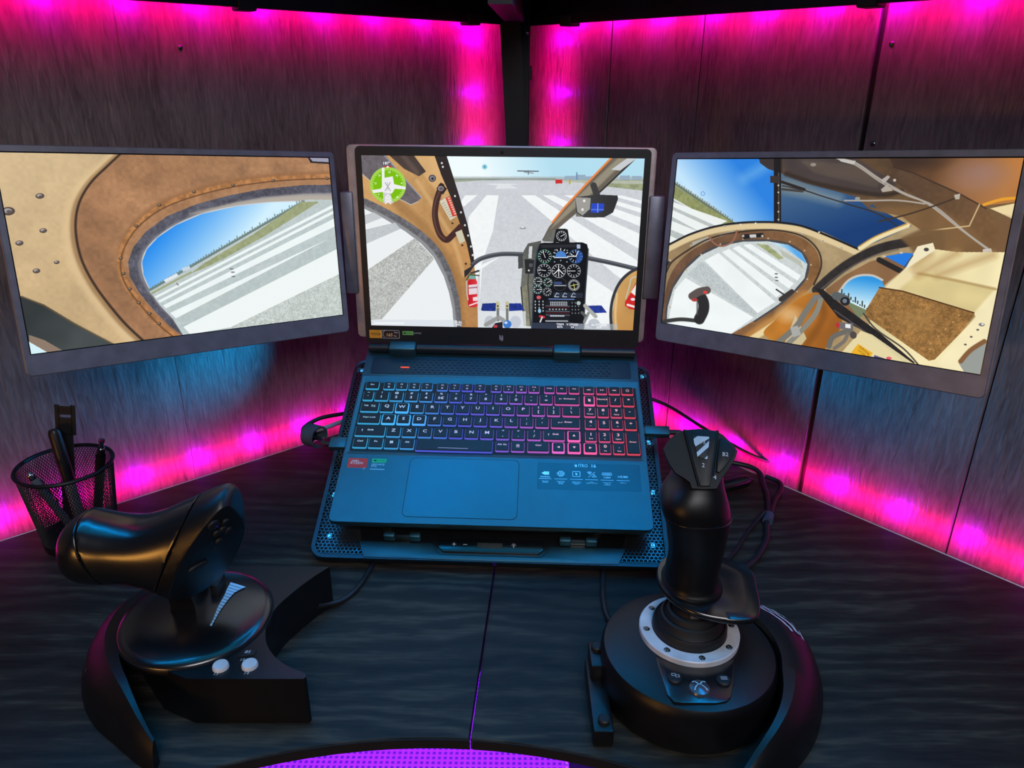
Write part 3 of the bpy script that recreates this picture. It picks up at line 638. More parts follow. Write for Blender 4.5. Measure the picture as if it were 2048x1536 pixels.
p.dial(1268, 812, 43, (200, 205, 212), 190); p.dial(1358, 815, 44, (230, 232, 236), 270); p.line([(1358, 785), (1358, 845)], 5, W); p.line([(1332, 832), (1358, 805), (1384, 832)], 6, W); p.dial(1452, 815, 43, (200, 205, 212), 180)
for x, y, c in ((1228, 882, (170, 210, 190)), (1290, 888, (120, 200, 160)), (1226, 934, (130, 200, 190)), (1285, 948, (110, 118, 130))): p.dial(x, y, 28, c, 300 + x % 90, 10)
p.dial(1452, 905, 40, (0, 0, 0), 80, 24, (230, 225, 120), False); p.line([(1430, 910), (1476, 900)], 4, (220, 220, 130))
p.line([(1335, 892), (1370, 892)], 16, (70, 90, 150), .8); p.line([(1330, 908), (1404, 908)], 7, (200, 210, 220), .8); p.ell(1365, 900, 40, 40, (60, 64, 72), .8, 4); p.dial(1378, 592, 33, (210, 212, 214), 330, 12)
p.poly([(1325, 950), (1508, 955), (1506, 988), (1322, 985)], (40, 46, 60))
for x in (1345, 1394, 1448): p.line([(x - 14, 978), (x, 955), (x + 12, 962)], 6, (150, 165, 190)); p.line([(x - 12, 980), (x + 12, 980)], 5, (190, 200, 215))
p.line([(1295, 994), (1452, 996)], 6, (110, 140, 210)); p.poly([(1278, 1002), (1425, 1004), (1420, 1150), (1270, 1148)], (28, 31, 38))
for r in range(2):
    for i in range(10): p.line([(1305 + i * 11, 1012 + r * 14), (1308 + i * 11, 1020 + r * 14)], 6, (200, 206, 214), .9)
for y in (1038, 1072, 1096): p.line([(1275, y), (1424, y + 2)], 4, (130, 138, 150), .8)
p.line([(1278, 1046), (1420, 1048)], 10, (60, 22, 28)); p.line([(1276, 1082), (1418, 1084)], 9, (70, 26, 32))
for i in range(6): p.ell(1300 + i * 20, 1060, 5, 5, (170, 176, 186)); p.line([(1305 + i * 15, 1102), (1312 + i * 15, 1102)], 9, (190, 196, 206))
for i in range(10): p.line([(1275 + i * 14, 1134), (1284 + i * 14, 1135)], 8, (176, 180, 190))
for i in range(4):
    for j in range(3): p.ell(1210 + j * 24, 1010 + i * 20, 4, 6, (190, 196, 200)); p.ell(1440 + j * 20, 1018 + i * 22, 4, 5, (120, 126, 136))
p.ell(1232, 984, 14, 12, (210, 90, 100)); p.ell(1236, 1070, 10, 14, (150, 200, 225)); p.ell(1480, 1020, 13, 13, (170, 190, 186)); p.line([(1240, 1105), (1262, 1110)], 16, (205, 50, 60)); p.line([(1240, 1140), (1252, 1110)], 9, (225, 225, 228))
p.poly([(1190, 1145), (1510, 1150), (1510, 1200), (1184, 1200)], (50, 58, 76))
# rudder pedals
p.poly([(850, 1068), (1150, 1072), (1150, 1200), (850, 1200)], (222, 228, 232), .8); p.poly([(872, 1060), (880, 1024), (965, 1020), (962, 1072), (872, 1070)], (34, 52, 132), 1, 0, [(60, .3)]); p.poly([(1046, 1022), (1120, 1022), (1142, 1066), (1046, 1072)], (34, 54, 140), 1, 0, [(60, .3)])
for x in (976, 1034): p.line([(x, 1020), (x, 1060)], 22, (196, 190, 150)); p.line([(x, 1060), (x, 1130)], 16, (120, 122, 118)); p.ell(x, 1040, 6, 6, (70, 66, 50))
p.ell(925, 1140, 34, 38, (190, 196, 204)); p.ell(1085, 1140, 34, 38, (196, 202, 214)); p.line([(900, 1160), (980, 1112), (1010, 1130)], 26, (150, 150, 150), .9)
p.poly([(940, 1175), (960, 1148), (1006, 1140), (1004, 1200), (940, 1200)], (36, 32, 40)); p.ell(960, 1170, 13, 10, (190, 60, 70)); p.ell(1034, 1156, 26, 26, (66, 122, 200)); p.ell(1026, 1146, 10, 8, (200, 225, 250))
p.poly([(1532, 1036), (1622, 1034), (1656, 1080), (1570, 1084)], (38, 56, 140), 1, 0, [(60, .3)]); p.line([(1520, 1036), (1585, 1104)], 24, (170, 172, 166)); p.line([(1540, 1085), (1515, 1140)], 18, (140, 144, 142)); p.line([(1500, 1080), (1520, 1100)], 18, (90, 92, 92)); p.ell(1575, 1150, 36, 30, (180, 188, 196), .8)
p.poly([(1395, 1142), (1446, 1142), (1446, 1180), (1395, 1180)], (60, 66, 76), .8); p.poly([(1452, 1150), (1720, 1152), (1720, 1200), (1452, 1200)], (176, 184, 192), .6); p.poly([(724, 1130), (770, 1130), (770, 1162), (724, 1162)], (130, 110, 90), .5)
PIC_C = p

# right monitor: cabin ceiling, side door, rear bench
HR = [[1390.215, 74.28790, 95.10501], [6.941645, -957.6110, 1049.938], [-.1775248, -.05863023, 1]]
p = Pic(1180, 664, HR)
p.poly([(0, 0), (2200, 0), (2200, 1500), (0, 1500)], (172, 146, 104), tex=[(4, .1), (14, .1), (60, .06)])
p.poly([(60, 60), (760, 60), (745, 480), (500, 480), (100, 260)], (44, 130, 224), 1, 0, None, ((560, 180), (330, 360), (196, 230, 252)))
p.line([(560, 220), (720, 130)], 60, (120, 180, 235), .5, soft=50)
p.poly([(100, 218), (170, 232), (350, 350), (515, 470), (300, 620), (60, 640)], (186, 194, 192), 1, 0, [(60, .05)])
for i in range(26): t = i / 26; x, y = 165 + t * 345, 235 + t * 235; p.line([(x - 8, y + 2), (x + 8, y + 12)], 12, (104, 120, 104), .9); p.line([(x, y + 8), (x + 2, y - 3 - 7 * abs(math.sin(i * 5.1)))], 7, (96, 114, 104), .7, soft=3)
p.poly([(100, 240), (170, 255), (350, 375), (510, 475), (400, 478), (280, 400), (100, 290)], (142, 148, 98), 1, 0, [(60, .2)])
p.line([(100, 300), (300, 412), (420, 480)], 7, (226, 232, 230))
for a, b_, c, d in ((330, 352, 470, 462), (372, 408, 420, 520), (440, 492, 360, 545), (530, 590, 240, 590)): p.poly([(100, a), (100, b_), (c - 60, d + 30), (c, d)], (240, 245, 244), .95)
p.poly([(760, 170), (900, 240), (1180, 330), (1480, 500), (1200, 620), (1000, 525), (760, 480)], (24, 62, 118), 1, 0, None, ((1050, 560), (950, 250), (70, 104, 140)))
p.line([(800, 270), (950, 310), (1080, 345)], 60, (150, 162, 160), .6, 1, 50); p.poly([(770, 180), (900, 230), (1000, 300), (770, 300)], (120, 124, 116), .5, soft=30)
p.poly([(635, 60), (2150, 60), (2150, 330), (2000, 640), (1560, 640), (1530, 525), (1420, 440), (1250, 400), (1180, 330), (900, 245), (770, 190), (700, 165)], (88, 68, 54), 1, 0, [(4, .2), (14, .15), (60, .08)], ((700, 100), (1700, 600), (112, 86, 58)))
p.poly([(770, 60), (1100, 60), (1400, 260), (1300, 330), (1000, 260), (800, 190)], (74, 66, 66), .9, 0, [(14, .2)], soft=6); p.line([(800, 195), (1000, 262), (1300, 320), (1420, 300)], 26, (56, 46, 40), .9, 1, 14)
p.poly([(880, 120), (1190, 150), (1320, 240), (1290, 280), (950, 190)], (92, 80, 72), .9, 0, [(14, .2)], soft=5)
p.poly([(1330, 60), (2150, 60), (2150, 350), (1840, 385), (1700, 320), (1480, 210), (1385, 170)], (82, 60, 46), 1, 0, [(4, .2), (14, .1)], ((1450, 120), (1950, 260), (176, 116, 62)))
p.ell(1800, 250, 150, 90, (170, 126, 100), .6, soft=110); p.ell(1500, 130, 140, 50, (58, 44, 40), .7, soft=60); p.ell(1830, 200, 110, 60, (150, 120, 120), .5, soft=90)
p.poly([(1375, 165), (1480, 200), (1720, 320), (1850, 400), (1960, 560), (1930, 630), (1700, 520), (1560, 380), (1360, 230)], (86, 66, 52), 1, 0, [(14, .12), (60, .1)], ((1400, 200), (1850, 560), (120, 88, 58)))
p.line([(1375, 165), (1480, 200), (1720, 320), (1850, 400)], 8, (66, 50, 40), .9, 0, 4)
p.poly([(1250, 400), (1560, 380), (1760, 490), (1900, 640), (1560, 640), (1530, 525), (1420, 440)], (128, 96, 62), .85, 0, [(14, .12)], soft=10)
p.poly([(1870, 400), (2010, 370), (2000, 470), (1930, 430)], (236, 216, 164)); p.line([(1840, 380), (1930, 352), (2020, 345)], 16, (232, 160, 50), 1, 1, 4); p.poly([(1930, 440), (2010, 470), (1960, 640), (1880, 620)], (120, 90, 62), .8, soft=10)
for q, w in (([(1080, 112), (1180, 140), (1300, 228), (1430, 310), (1560, 375), (1720, 510), (1855, 620)], 11), ([(1120, 118), (1200, 165), (1330, 262), (1460, 330), (1590, 385), (1760, 540), (1870, 625)], 8), ([(1120, 350), (1250, 352), (1400, 352), (1540, 372)], 9)): p.line(q, w, (176, 168, 158), .95, 1, 3)
p.line([(780, 262), (900, 290), (1000, 325), (1150, 375), (1320, 440), (1540, 610)], 7, (52, 48, 50), 1, 1, 3); p.line([(1300, 468), (1450, 430), (1600, 380), (1705, 340)], 8, (66, 52, 42), 1, 1, 3); p.poly([(1690, 325), (1722, 318), (1716, 350), (1696, 348)], (186, 176, 160))
p.line([(1540, 522), (1650, 508), (1765, 494), (1818, 378)], 7, (216, 190, 140), .9); p.poly([(1830, 620), (1872, 615), (1878, 636), (1830, 640)], (206, 200, 190))
p.poly([(1310, 240), (1350, 212), (1362, 222), (1330, 258)], (180, 172, 164)); p.poly([(1312, 290), (1345, 262), (1376, 298), (1320, 306)], (176, 166, 154)); p.ell(1385, 240, 8, 8, (196, 190, 180)); p.ell(950, 145, 16, 10, (150, 140, 132)); p.poly([(1245, 385), (1270, 370), (1290, 395)], (60, 80, 110)); p.ell(1188, 340, 14, 10, (150, 150, 148))
p.poly([(1080, 112), (1180, 128), (1170, 150), (1100, 130)], (196, 190, 184))
p.poly([(636, 60), (780, 60), (780, 190), (700, 165), (655, 130)], (62, 55, 54), 1, 0, [(14, .2)]); p.line([(752, 60), (752, 480)], 40, (34, 31, 32)); p.line([(758, 190), (760, 470)], 6, (130, 120, 104), .6)
for y in (260, 300, 360, 410, 455): p.ell(757, y, 5, 5, (200, 196, 186))
p.poly([(712, 205), (765, 205), (765, 245), (712, 245)], (60, 52, 48)); p.line([(775, 240), (900, 285)], 16, (46, 42, 42)); p.line([(780, 282), (890, 295)], 14, (70, 66, 66))
# cream hoop over the door and the outer sky edge
hp = [(60, 640), (160, 588), (260, 540), (400, 497), (560, 475), (740, 474), (880, 494), (1020, 548), (1190, 625)]
p.poly(hp + [(1480, 490), (1540, 530), (1560, 620), (1400, 640), (1200, 720), (1060, 820), (960, 900), (800, 1000), (560, 1180), (60, 1180)], (172, 150, 112), 1, 0, [(14, .12), (60, .06)], ((1000, 560), (500, 900), (150, 126, 92)))
p.line([(x, y + 20) for x, y in hp], 32, (226, 204, 158), .95, 1, 8); p.line([(x, y - 4) for x, y in hp], 11, (30, 32, 36), 1, 1, 3)
p.line([(1200, 615), (1290, 560), (1450, 490)], 26, (240, 222, 172), 1, 1, 6); p.line([(1195, 605), (1285, 548), (1445, 482)], 7, (190, 140, 60), .9, 1, 3)
for x, y in ((455, 492), (560, 514), (716, 508), (890, 536), (1100, 614), (262, 604), (1000, 575)): p.ell(x, y, 6, 6, (206, 200, 188)); p.ell(x + 1, y + 1, 3, 3, (110, 100, 88))
for x, y in ((630, 475), (545, 482), (980, 527)): p.ell(x, y, 5, 5, (230, 225, 210))
p.poly([(266, 585), (368, 548), (372, 572), (272, 608)], (176, 172, 158)); p.poly([(425, 538), (508, 516), (512, 536), (430, 558)], (178, 172, 156))
# door: brown padded ring and window
dg = [(120, 1080), (128, 960), (160, 850), (228, 745), (318, 660), (430, 606), (560, 580), (700, 578), (812, 598), (885, 645), (916, 708), (900, 785), (842, 855), (755, 935), (625, 1025), (480, 1115)]
p.poly([(100, 1100), (108, 900), (150, 760), (230, 660), (340, 590), (470, 540), (620, 520), (760, 524), (880, 556), (960, 624), (984, 710), (960, 800), (890, 880), (780, 970), (640, 1070), (560, 1140)], (112, 82, 62), 1, 1, [(14, .2), (60, .1)], ((400, 560), (900, 900), (140, 100, 62)))
p.line([(118, 760), (150, 700), (230, 640), (340, 575), (470, 535), (640, 515), (780, 520), (900, 555), (975, 630), (990, 720), (950, 820)], 9, (48, 36, 30), .9, 1, 5)
p.line([(900, 880), (780, 985), (640, 1085), (560, 1150)], 50, (196, 138, 70), .8, 1, 24); p.line([(1000, 860), (800, 1000), (640, 1110), (560, 1160)], 34, (240, 222, 170), .9, 1, 10)
p.line(dg[:-1], 20, (74, 74, 78), 1, 1, 5); p.poly(dg, (204, 211, 211), 1, 0, [(60, .06), (200, .08)])
p.poly([(700, 580), (812, 600), (884, 646), (912, 705), (800, 620)], (86, 170, 236), 1, 0, None, ((830, 610), (790, 640), (190, 226, 246))); p.poly([(760, 620), (880, 690), (896, 740), (860, 705), (780, 660)], (186, 190, 176)); p.poly([(630, 590), (700, 600), (785, 672), (760, 682)], (160, 168, 122), 1, 0, [(60, .2)])
for q in ([(560, 600), (600, 592), (880, 770), (862, 800)], [(500, 618), (535, 604), (842, 815), (815, 845)], [(440, 640), (480, 622), (790, 860), (745, 895)], [(340, 690), (420, 645), (740, 920), (640, 985)], [(150, 950), (170, 860), (230, 790), (620, 1010), (470, 1120), (130, 1060)]): p.poly(q, (240, 246, 246), 1, 0, [(14, .03)])
p.poly([(240, 770), (330, 695), (640, 985), (622, 1005)], (190, 198, 199), 1, 0, [(200, .15)])
for x, y in ((745, 762), (745, 782), (748, 800)): p.ell(x, y, 10, 4, (110, 110, 112))
for x, y in ((140, 960), (170, 850), (235, 745), (320, 655), (430, 595), (560, 565), (700, 562), (820, 580), (900, 630), (935, 710), (915, 790), (860, 860)): p.ell(x, y, 5, 5, (190, 170, 140))
p.line([(365, 548), (395, 590), (440, 606), (500, 580), (525, 518)], 10, (150, 102, 82), 1, 1, 3); p.poly([(552, 540), (670, 530), (682, 552), (560, 566)], (38, 36, 36)); p.poly([(595, 540), (632, 538), (634, 556), (598, 558)], (206, 206, 206))
for x in (560, 668): p.ell(x, 548, 7, 7, (190, 190, 186))
p.line([(770, 905), (830, 860)], 26, (60, 56, 52)); p.line([(745, 850), (790, 880)], 8, (50, 50, 50))
p.line([(100, 1045), (200, 1030), (290, 1035)], 22, (60, 60, 60), 1, 1, 4); p.line([(312, 1025), (335, 975), (335, 930), (315, 890)], 62, (44, 43, 44), 1, 1, 5); p.line([(270, 895), (310, 870), (355, 860)], 44, (92, 82, 80), 1, 1, 4); p.ell(345, 872, 12, 9, (220, 70, 66)); p.ell(284, 916, 18, 10, (176, 60, 62)); p.line([(300, 1000), (300, 925)], 10, (86, 84, 84), .8, 0, 6)
# rear bulkhead, second window, bench, harness
p.line([(965, 850), (1080, 745), (1200, 665), (1340, 605), (1560, 565)], 50, (50, 46, 46), 1, 1, 6, [(60, .2)]); p.poly([(1410, 560), (1540, 500), (1640, 520), (1640, 640), (1480, 640), (1450, 600)], (118, 90, 60), .95, soft=8); p.line([(985, 850), (1100, 755), (1240, 672), (1400, 622)], 10, (104, 96, 88), .7, 1, 6)
p.poly([(1010, 850), (1120, 765), (1250, 690), (1420, 640), (1480, 680), (1400, 760), (1300, 840), (1240, 960), (1180, 1000)], (138, 102, 70), 1, 0, [(14, .15)])
p.poly([(1330, 660), (1440, 640), (1510, 645), (1440, 720)], (36, 122, 222)); p.line([(1300, 680), (1420, 745)], 30, (40, 38, 38)); p.ell(1415, 640, 9, 6, (200, 190, 170)); p.ell(1326, 660, 9, 6, (200, 190, 170))
p.poly([(1085, 860), (1130, 800), (1190, 770), (1260, 768), (1310, 790), (1330, 835), (1290, 890), (1240, 960), (1190, 1000), (1120, 900)], (46, 150, 226), 1, 0, None, ((1200, 780), (1180, 930), (214, 240, 250))); p.line([(1085, 862), (1130, 800), (1190, 768), (1262, 766), (1315, 790)], 12, (206, 206, 200), .9, 1, 4)
for i in range(12): p.line([(1100 + i * 12, 872 + i * 7), (1101 + i * 12, 846 + i * 7 + 14 * (i % 3))], 7, (50, 66, 60))
p.poly([(1120, 905), (1240, 960), (1190, 1005)], (120, 130, 100))
p.poly([(1440, 720), (1560, 590), (1590, 620), (1700, 635), (1960, 635), (1940, 820), (1900, 1100), (1850, 1330), (1600, 1330), (1240, 1060), (1280, 880)], (226, 210, 158), 1, 0, [(4, .1), (14, .06)], ((1500, 650), (1900, 1000), (238, 226, 180)))
p.poly([(1440, 745), (1520, 740), (1890, 830), (1780, 960), (1400, 840), (1360, 800)], (214, 196, 138), .9, 0, [(14, .08)], soft=5)
p.line([(1440, 742), (1650, 780), (1890, 832)], 14, (176, 146, 96), .8, 1, 8); p.line([(1360, 835), (1470, 740)], 60, (238, 222, 176), .9, 0, 20)
for q in ([(1500, 760), (1700, 640)], [(1600, 760), (1880, 650)], [(1480, 720), (1560, 650)]): p.line(q, 40, (176, 140, 90), .55, 0, 40)
p.poly([(1500, 605), (1580, 585), (1590, 625), (1480, 700), (1430, 740)], (240, 230, 196)); p.ell(1545, 622, 13, 10, (70, 66, 62)); p.line([(1475, 655), (1430, 720)], 7, (80, 70, 60), .8)
p.poly([(1300, 832), (1420, 850), (1780, 960), (1790, 985), (1580, 1215), (1550, 1222), (1225, 990), (1225, 960)], (150, 110, 62), 1, 0, [(60, .25), (200, .3), (14, .1)]); p.line([(1300, 832), (1420, 850), (1780, 960)], 8, (88, 60, 34)); p.ell(1480, 1000, 90, 50, (176, 134, 80), .5, soft=60)
for x, y in ((1705, 975), (1675, 1012), (1638, 1050), (1600, 1090), (1560, 1130), (1555, 1160)): p.ell(x, y, 5, 5, (190, 150, 100))
p.poly([(1880, 850), (1960, 820), (1930, 1150), (1860, 1330), (1660, 1320), (1600, 1230)], (244, 232, 188), 1, 0, [(14, .05)], soft=6); p.ell(1818, 1022, 15, 9, (120, 116, 116)); p.ell(1822, 1020, 7, 5, (230, 230, 230))
for x, y in ((1798, 1050), (1765, 1088), (1735, 1130)): p.ell(x, y, 7, 5, (90, 86, 84))
p.poly([(1700, 1230), (1780, 1140), (1860, 1110), (1850, 1340), (1740, 1300)], (150, 156, 152)); p.line([(1710, 1220), (1760, 1160), (1830, 1110)], 24, (130, 92, 60), 1, 1, 5)
p.poly([(680, 1110), (740, 1020), (820, 940), (900, 880), (985, 866), (1060, 930), (1100, 1010), (1080, 1080), (1000, 1180), (900, 1190)], (190, 122, 46), 1, 1, [(14, .15)], ((800, 960), (1050, 1080), (160, 96, 36))); p.ell(820, 990, 60, 40, (226, 190, 140), .7, soft=50); p.line([(980, 900), (1000, 1000), (900, 1170)], 40, (126, 76, 30), .6, 1, 26)
p.poly([(850, 990), (910, 1120), (880, 1160), (790, 1150)], (206, 196, 158), .9)
p.line([(960, 890), (900, 980), (850, 1060), (740, 1160)], 32, (122, 120, 112), 1, 1, 4); p.line([(990, 890), (960, 980), (880, 1080), (790, 1170)], 28, (138, 136, 126), 1, 1, 4); p.poly([(820, 1060), (862, 1050), (880, 1100), (836, 1116)], (170, 170, 166)); p.line([(955, 888), (1060, 882)], 18, (120, 122, 124))
p.poly([(955, 838), (1000, 845), (1100, 930), (1300, 1080), (1480, 1235), (1440, 1245), (1230, 1080), (1080, 1000)], (38, 36, 38), 1, 0, [(60, .2)]); p.line([(1060, 960), (1440, 1230)], 8, (88, 84, 84), .8)
p.line([(1070, 880), (1120, 900)], 46, (92, 98, 100)); p.ell(1118, 910, 26, 24, (36, 38, 44)); p.ell(1116, 908, 12, 12, (110, 125, 140))
p.poly([(1090, 1200), (1200, 1070), (1260, 1090), (1500, 1260), (1280, 1250)], (236, 222, 172), .9)
p.line([(1215, 975), (1280, 1060), (1420, 1160), (1500, 1250)], 8, (70, 64, 58), 1, 1, 3); p.line([(1030, 1160), (1050, 1110), (1110, 1080), (1150, 1080)], 28, (110, 106, 100), 1, 1, 4); p.line([(1060, 1170), (1110, 1130), (1130, 1090)], 20, (120, 114, 106), 1, 1, 4)
p.poly([(1070, 1025), (1160, 1030), (1158, 1068), (1076, 1060)], (110, 108, 110)); p.poly([(1118, 1034), (1146, 1036), (1146, 1058), (1118, 1056)], (236, 236, 236)); p.ell(1078, 1042, 10, 16, (190, 50, 50)); p.ell(1160, 1095, 18, 20, (80, 74, 72))
p.poly([(1185, 1142), (1262, 1190), (1225, 1240), (1145, 1195)], (236, 176, 44)); p.poly([(1270, 1200), (1360, 1230), (1340, 1290), (1260, 1240)], (90, 84, 130)); p.ell(1345, 1215, 14, 8, (220, 90, 110))
p.ell(328, 302, 11, 11, (60, 110, 190), .8, 3)
p.line([(120, 720), (140, 690)], 14, (60, 52, 48)); p.ell(140, 690, 7, 7, (180, 170, 150))
PIC_R = p
M_scrL, M_scrC, M_scrR = screen_material('left_picture', PIC_L), screen_material('laptop_picture', PIC_C), screen_material('right_picture', PIC_R)
def display(name, w, h, m, parent, z):
    me = bpy.data.meshes.new(name); me.from_pydata([(0, 0, z), (w, 0, z), (w, h, z), (0, h, z)], [], [(0, 1, 2, 3)])
    uv = me.uv_layers.new(name='uv')
    for i, c in enumerate(((0, 0), (1, 0), (1, 1), (0, 1))): uv.data[i].uv = c
    me.materials.append(m); return link(name, me, parent)

# ---------------------------------------------------------------- laptop on its cooling stand
DKX, DKY, DKZ, DKO = (.999314, -.037025, 0), (.033255, .897568, .439619), (-.016277, -.439318, .898184), (-.02336, .69541, .05447)
F_deck = frame(DKO, DKX, DKY, DKZ)
LDY = (.001283, .034638, .999399); LDZ = tuple(V(DKX).cross(V(LDY)))
F_lid = frame((-.014666, .929965, .206646), DKX, LDY, LDZ)
lap = thing('laptop', 'open dark gaming laptop with colour backlit keys showing a cockpit view, on a cooling stand', 'laptop', F_deck)
oc = rrect(-.180, .180, 0, .2745, .007)
kb0 = rrect(-.1778, .1778, .0925, .2178, .002, 3); kb1 = rrect(-.1745, .1745, .0985, .2085, .002, 3)
m = MB(); m.holed([(x * .9975, .0004 + y * .9985) for x, y in oc], kb0, 0)
def insc(k, z): return [((x) * (1 - k / .18), .137 + (y - .137) * (1 - k / .137), z) for x, y in oc]
m.loft([[(x * .9975, .0004 + y * .9985, 0) for x, y in oc], [(x, y, -.0008) for x, y in oc], [(x, y, -.0055) for x, y in oc], insc(.004, -.016), insc(.010, -.0215)], caps=False)
m.flat([(x, y) for x, y, z in insc(.010, 0)][::-1], -.0215)
m.loft([[(x, y, 0) for x, y in kb0], [(x, y, -.0022) for x, y in kb1]], caps=False)
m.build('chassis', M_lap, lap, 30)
MB().flat(kb1, -.0021).build('keyboard_bed', M_tray, lap, 0)
m = MB()
for x in (-.12, .12):
    for y in (.02, .24): m.disc((x, y, 0), .011, -.0298, -.0212, 16)
m.build('rubber_feet', M_rubber, lap)
# vent field behind the keys: plate with rows of small raised hexagons
vg = MB().prism(rrect(-.170, .170, .2225, .2520, .003), .0001, .0005).build('vent_grille', M_vent, lap)
m = MB()
for r_ in range(6):
    for k in range(38):
        x = -.128 + k * .0072 + (r_ % 2) * .0036; y = .2255 + r_ * .0044
        m.add([(x - .0028, y, .0005), (x - .0012, y - .0014, .0005), (x + .0012, y - .0014, .0005), (x + .0028, y, .0005), (x + .0012, y + .0014, .0005), (x - .0012, y + .0014, .0005), (x, y, .0011)],
              [(0, 1, 6), (1, 2, 6), (2, 3, 6), (3, 4, 6), (4, 5, 6), (5, 0, 6)])
m.build('vent_cells', M_cell, vg, 0, kind='stuff')
MB().box(-.131, -.1195, .2332, .2345, .0005, .0013, .0004, 1).build('status_light', M_redled, lap)
# touchpad
MB().prism(rrect(-.0990, .0300, .0085, .0895, .0065), .0000, .0001).build('touchpad_gap', M_tray, lap)
MB().prism(rrect(-.0983, .0293, .0092, .0888, .006), .0000, .0003).build('touchpad', M_pad, lap)
# keys: frosted skirt that glows, dark cap, lit legend
def ramp(x):
    st = [(-.172, (.06, .55, .95)), (-.10, (.08, .42, 1)), (-.05, (.11, .16, 1)), (.0, (.22, .17, 1)), (.05, (.62, .18, .86)), (.10, (.95, .14, .48)), (.172, (1, .10, .16))]
    for (a, ca), (b_, cb) in zip(st, st[1:]):
        if x <= b_: t = max(0, (x - a) / (b_ - a)); return [p_ + (q_ - p_) * t for p_, q_ in zip(ca, cb)]
    return st[-1][1]
_keymesh = {}
def key_mesh(w, h, bright):
    k = (round(w, 4), round(h, 4), bright)
    if k not in _keymesh:
        sx, sf, sb_ = (.0013, .0019, .0011) if bright else (.0005, .0012, .0)
        lo = rrect(-w / 2, w / 2, -h / 2, h / 2, .0015, 2); c0 = rrect(-w / 2 + sx, w / 2 - sx, -h / 2 + sf, h / 2 - sb_, .0012, 2)
        c1 = rrect(-w / 2 + sx + .0005, w / 2 - sx - .0005, -h / 2 + sf + .0005, h / 2 - sb_ - .0005, .001, 2)
        a = MB().loft([[(x, y, -.0019) for x, y in lo], [(x, y, -.0006) for x, y in lo], [(x, y, .0002) for x, y in c0]], caps=False)
        b_ = MB().loft([[(x, y, .0002) for x, y in c0], [(x, y, .0011) for x, y in c1]], caps=False); b_.flat(c1, .0011)
        ms = []
        for q, mm, nm in ((a, M_keyglow, 'key_skirt'), (b_, M_key, 'key')):
            me = bpy.data.meshes.new(nm); me.from_pydata(q.v, [], q.f); me.materials.append(mm); ms.append(me)
        _keymesh[k] = ms
    return _keymesh[k]
def key(x0, x1, y0, y1, legends, bright=0, mesh=None):
    x, y = (x0 + x1) / 2, (y0 + y1) / 2; sk, cp = key_mesh(x1 - x0, y1 - y0, bright)
    o = link('key', cp, lap, (x, y, 0)); g = link('key_skirt', sk, o); c = ramp(x)
    k = .62 if not bright else 1.0
    g.color = (c[0] * k, c[1] * k, c[2] * k, 1)
    white = [.45 + .55 * q for q in c]; white = [(w * .98) for w in white]
    for (t, dx, dy, s) in legends:
        e = words('legend', t, s, M_keyglow, o, (dx, dy + (0 if bright else .0006), .00125), 1.28, bold=.014); e.color = (*white, 1)
    if mesh: mesh.v = [(a, b_, .00125) for a, b_, _ in mesh.v]; e = mesh.build('legend', M_keyglow, o, 0); e.color = (*white, 1)
mm_ = lambda L_: [v / 1000 for v in L_]
def row(y0, y1, xs, legs):
    for i, lg in enumerate(legs):
        if lg is None: continue
        br = 0; me = None
        if isinstance(lg, tuple) and len(lg) == 2 and isinstance(lg[1], (int, MB)):
            if isinstance(lg[1], MB): me = lg[1]; br = lg[0] if isinstance(lg[0], int) else 0; lg = ''
            else: br = lg[1]; lg = lg[0]
        if lg == '': L_ = []
        elif isinstance(lg, tuple) and lg[0] == 'num': L_ = [(lg[1], 0, .0018, .0060), (lg[2], 0, -.0046, .0024)]
        elif isinstance(lg, tuple): L_ = [(lg[0], 0, .0042, .0042), (lg[1], 0, -.0028, .0054)]
        elif len(lg) > 1: L_ = [(lg, 0, .0012, .0034 if len(lg) < 9 else .0029)]
        else: L_ = [(lg, 0, .0006, .0060)]
        key(xs[2 * i] / 1000, xs[2 * i + 1] / 1000, y0, y1, L_, br, me)
def icon(*st, polys=()):
    q = MB()
    for s in st: q.stroke([(a / 1000, b_ / 1000) for a, b_ in s], .00042, 0)
    for s in polys: q.flat([(a / 1000, b_ / 1000) for a, b_ in s], 0)
    return q
tri = lambda x, y, s, d: [(x - s * d, y + s), (x - s * d, y - s), (x + s * d, y)]
prev_ = icon([(-1.9, 1), (-1.9, -1)], polys=[tri(-.6, 0, 1, -1), tri(1.3, 0, 1, -1)])
play_ = icon([(.9, 1), (.9, -1)], [(1.8, 1), (1.8, -1)], polys=[tri(-1, 0, 1, 1)])
next_ = icon([(1.9, 1), (1.9, -1)], polys=[tri(-1.3, 0, 1, 1), tri(.6, 0, 1, 1)])
power_ = MB().ring2(0, 0, .0018, .0005, 0, 125, 415, 16); power_.stroke([(0, .0008), (0, .0024)], .0005, 0)
fr_ = [('F%d' % i) for i in range(1, 13)]
xF = [-171.4, -154.4, -148.5, -134.2, -132.4, -117.9, -116, -101.8, -99.6, -85.4, -79.5, -65.7, -63.6, -49.8, -47.5, -33.7, -31.2, -17.4, -10.2, 3.1, 5.8, 19.3, 21.8, 35.7, 38, 51.9, 57.9, 71, 73.5, 86.8, 89.4, 102.7, 107.7, 121.3, 124.2, 137.7, 139.9, 154.2, 156.1, 171]
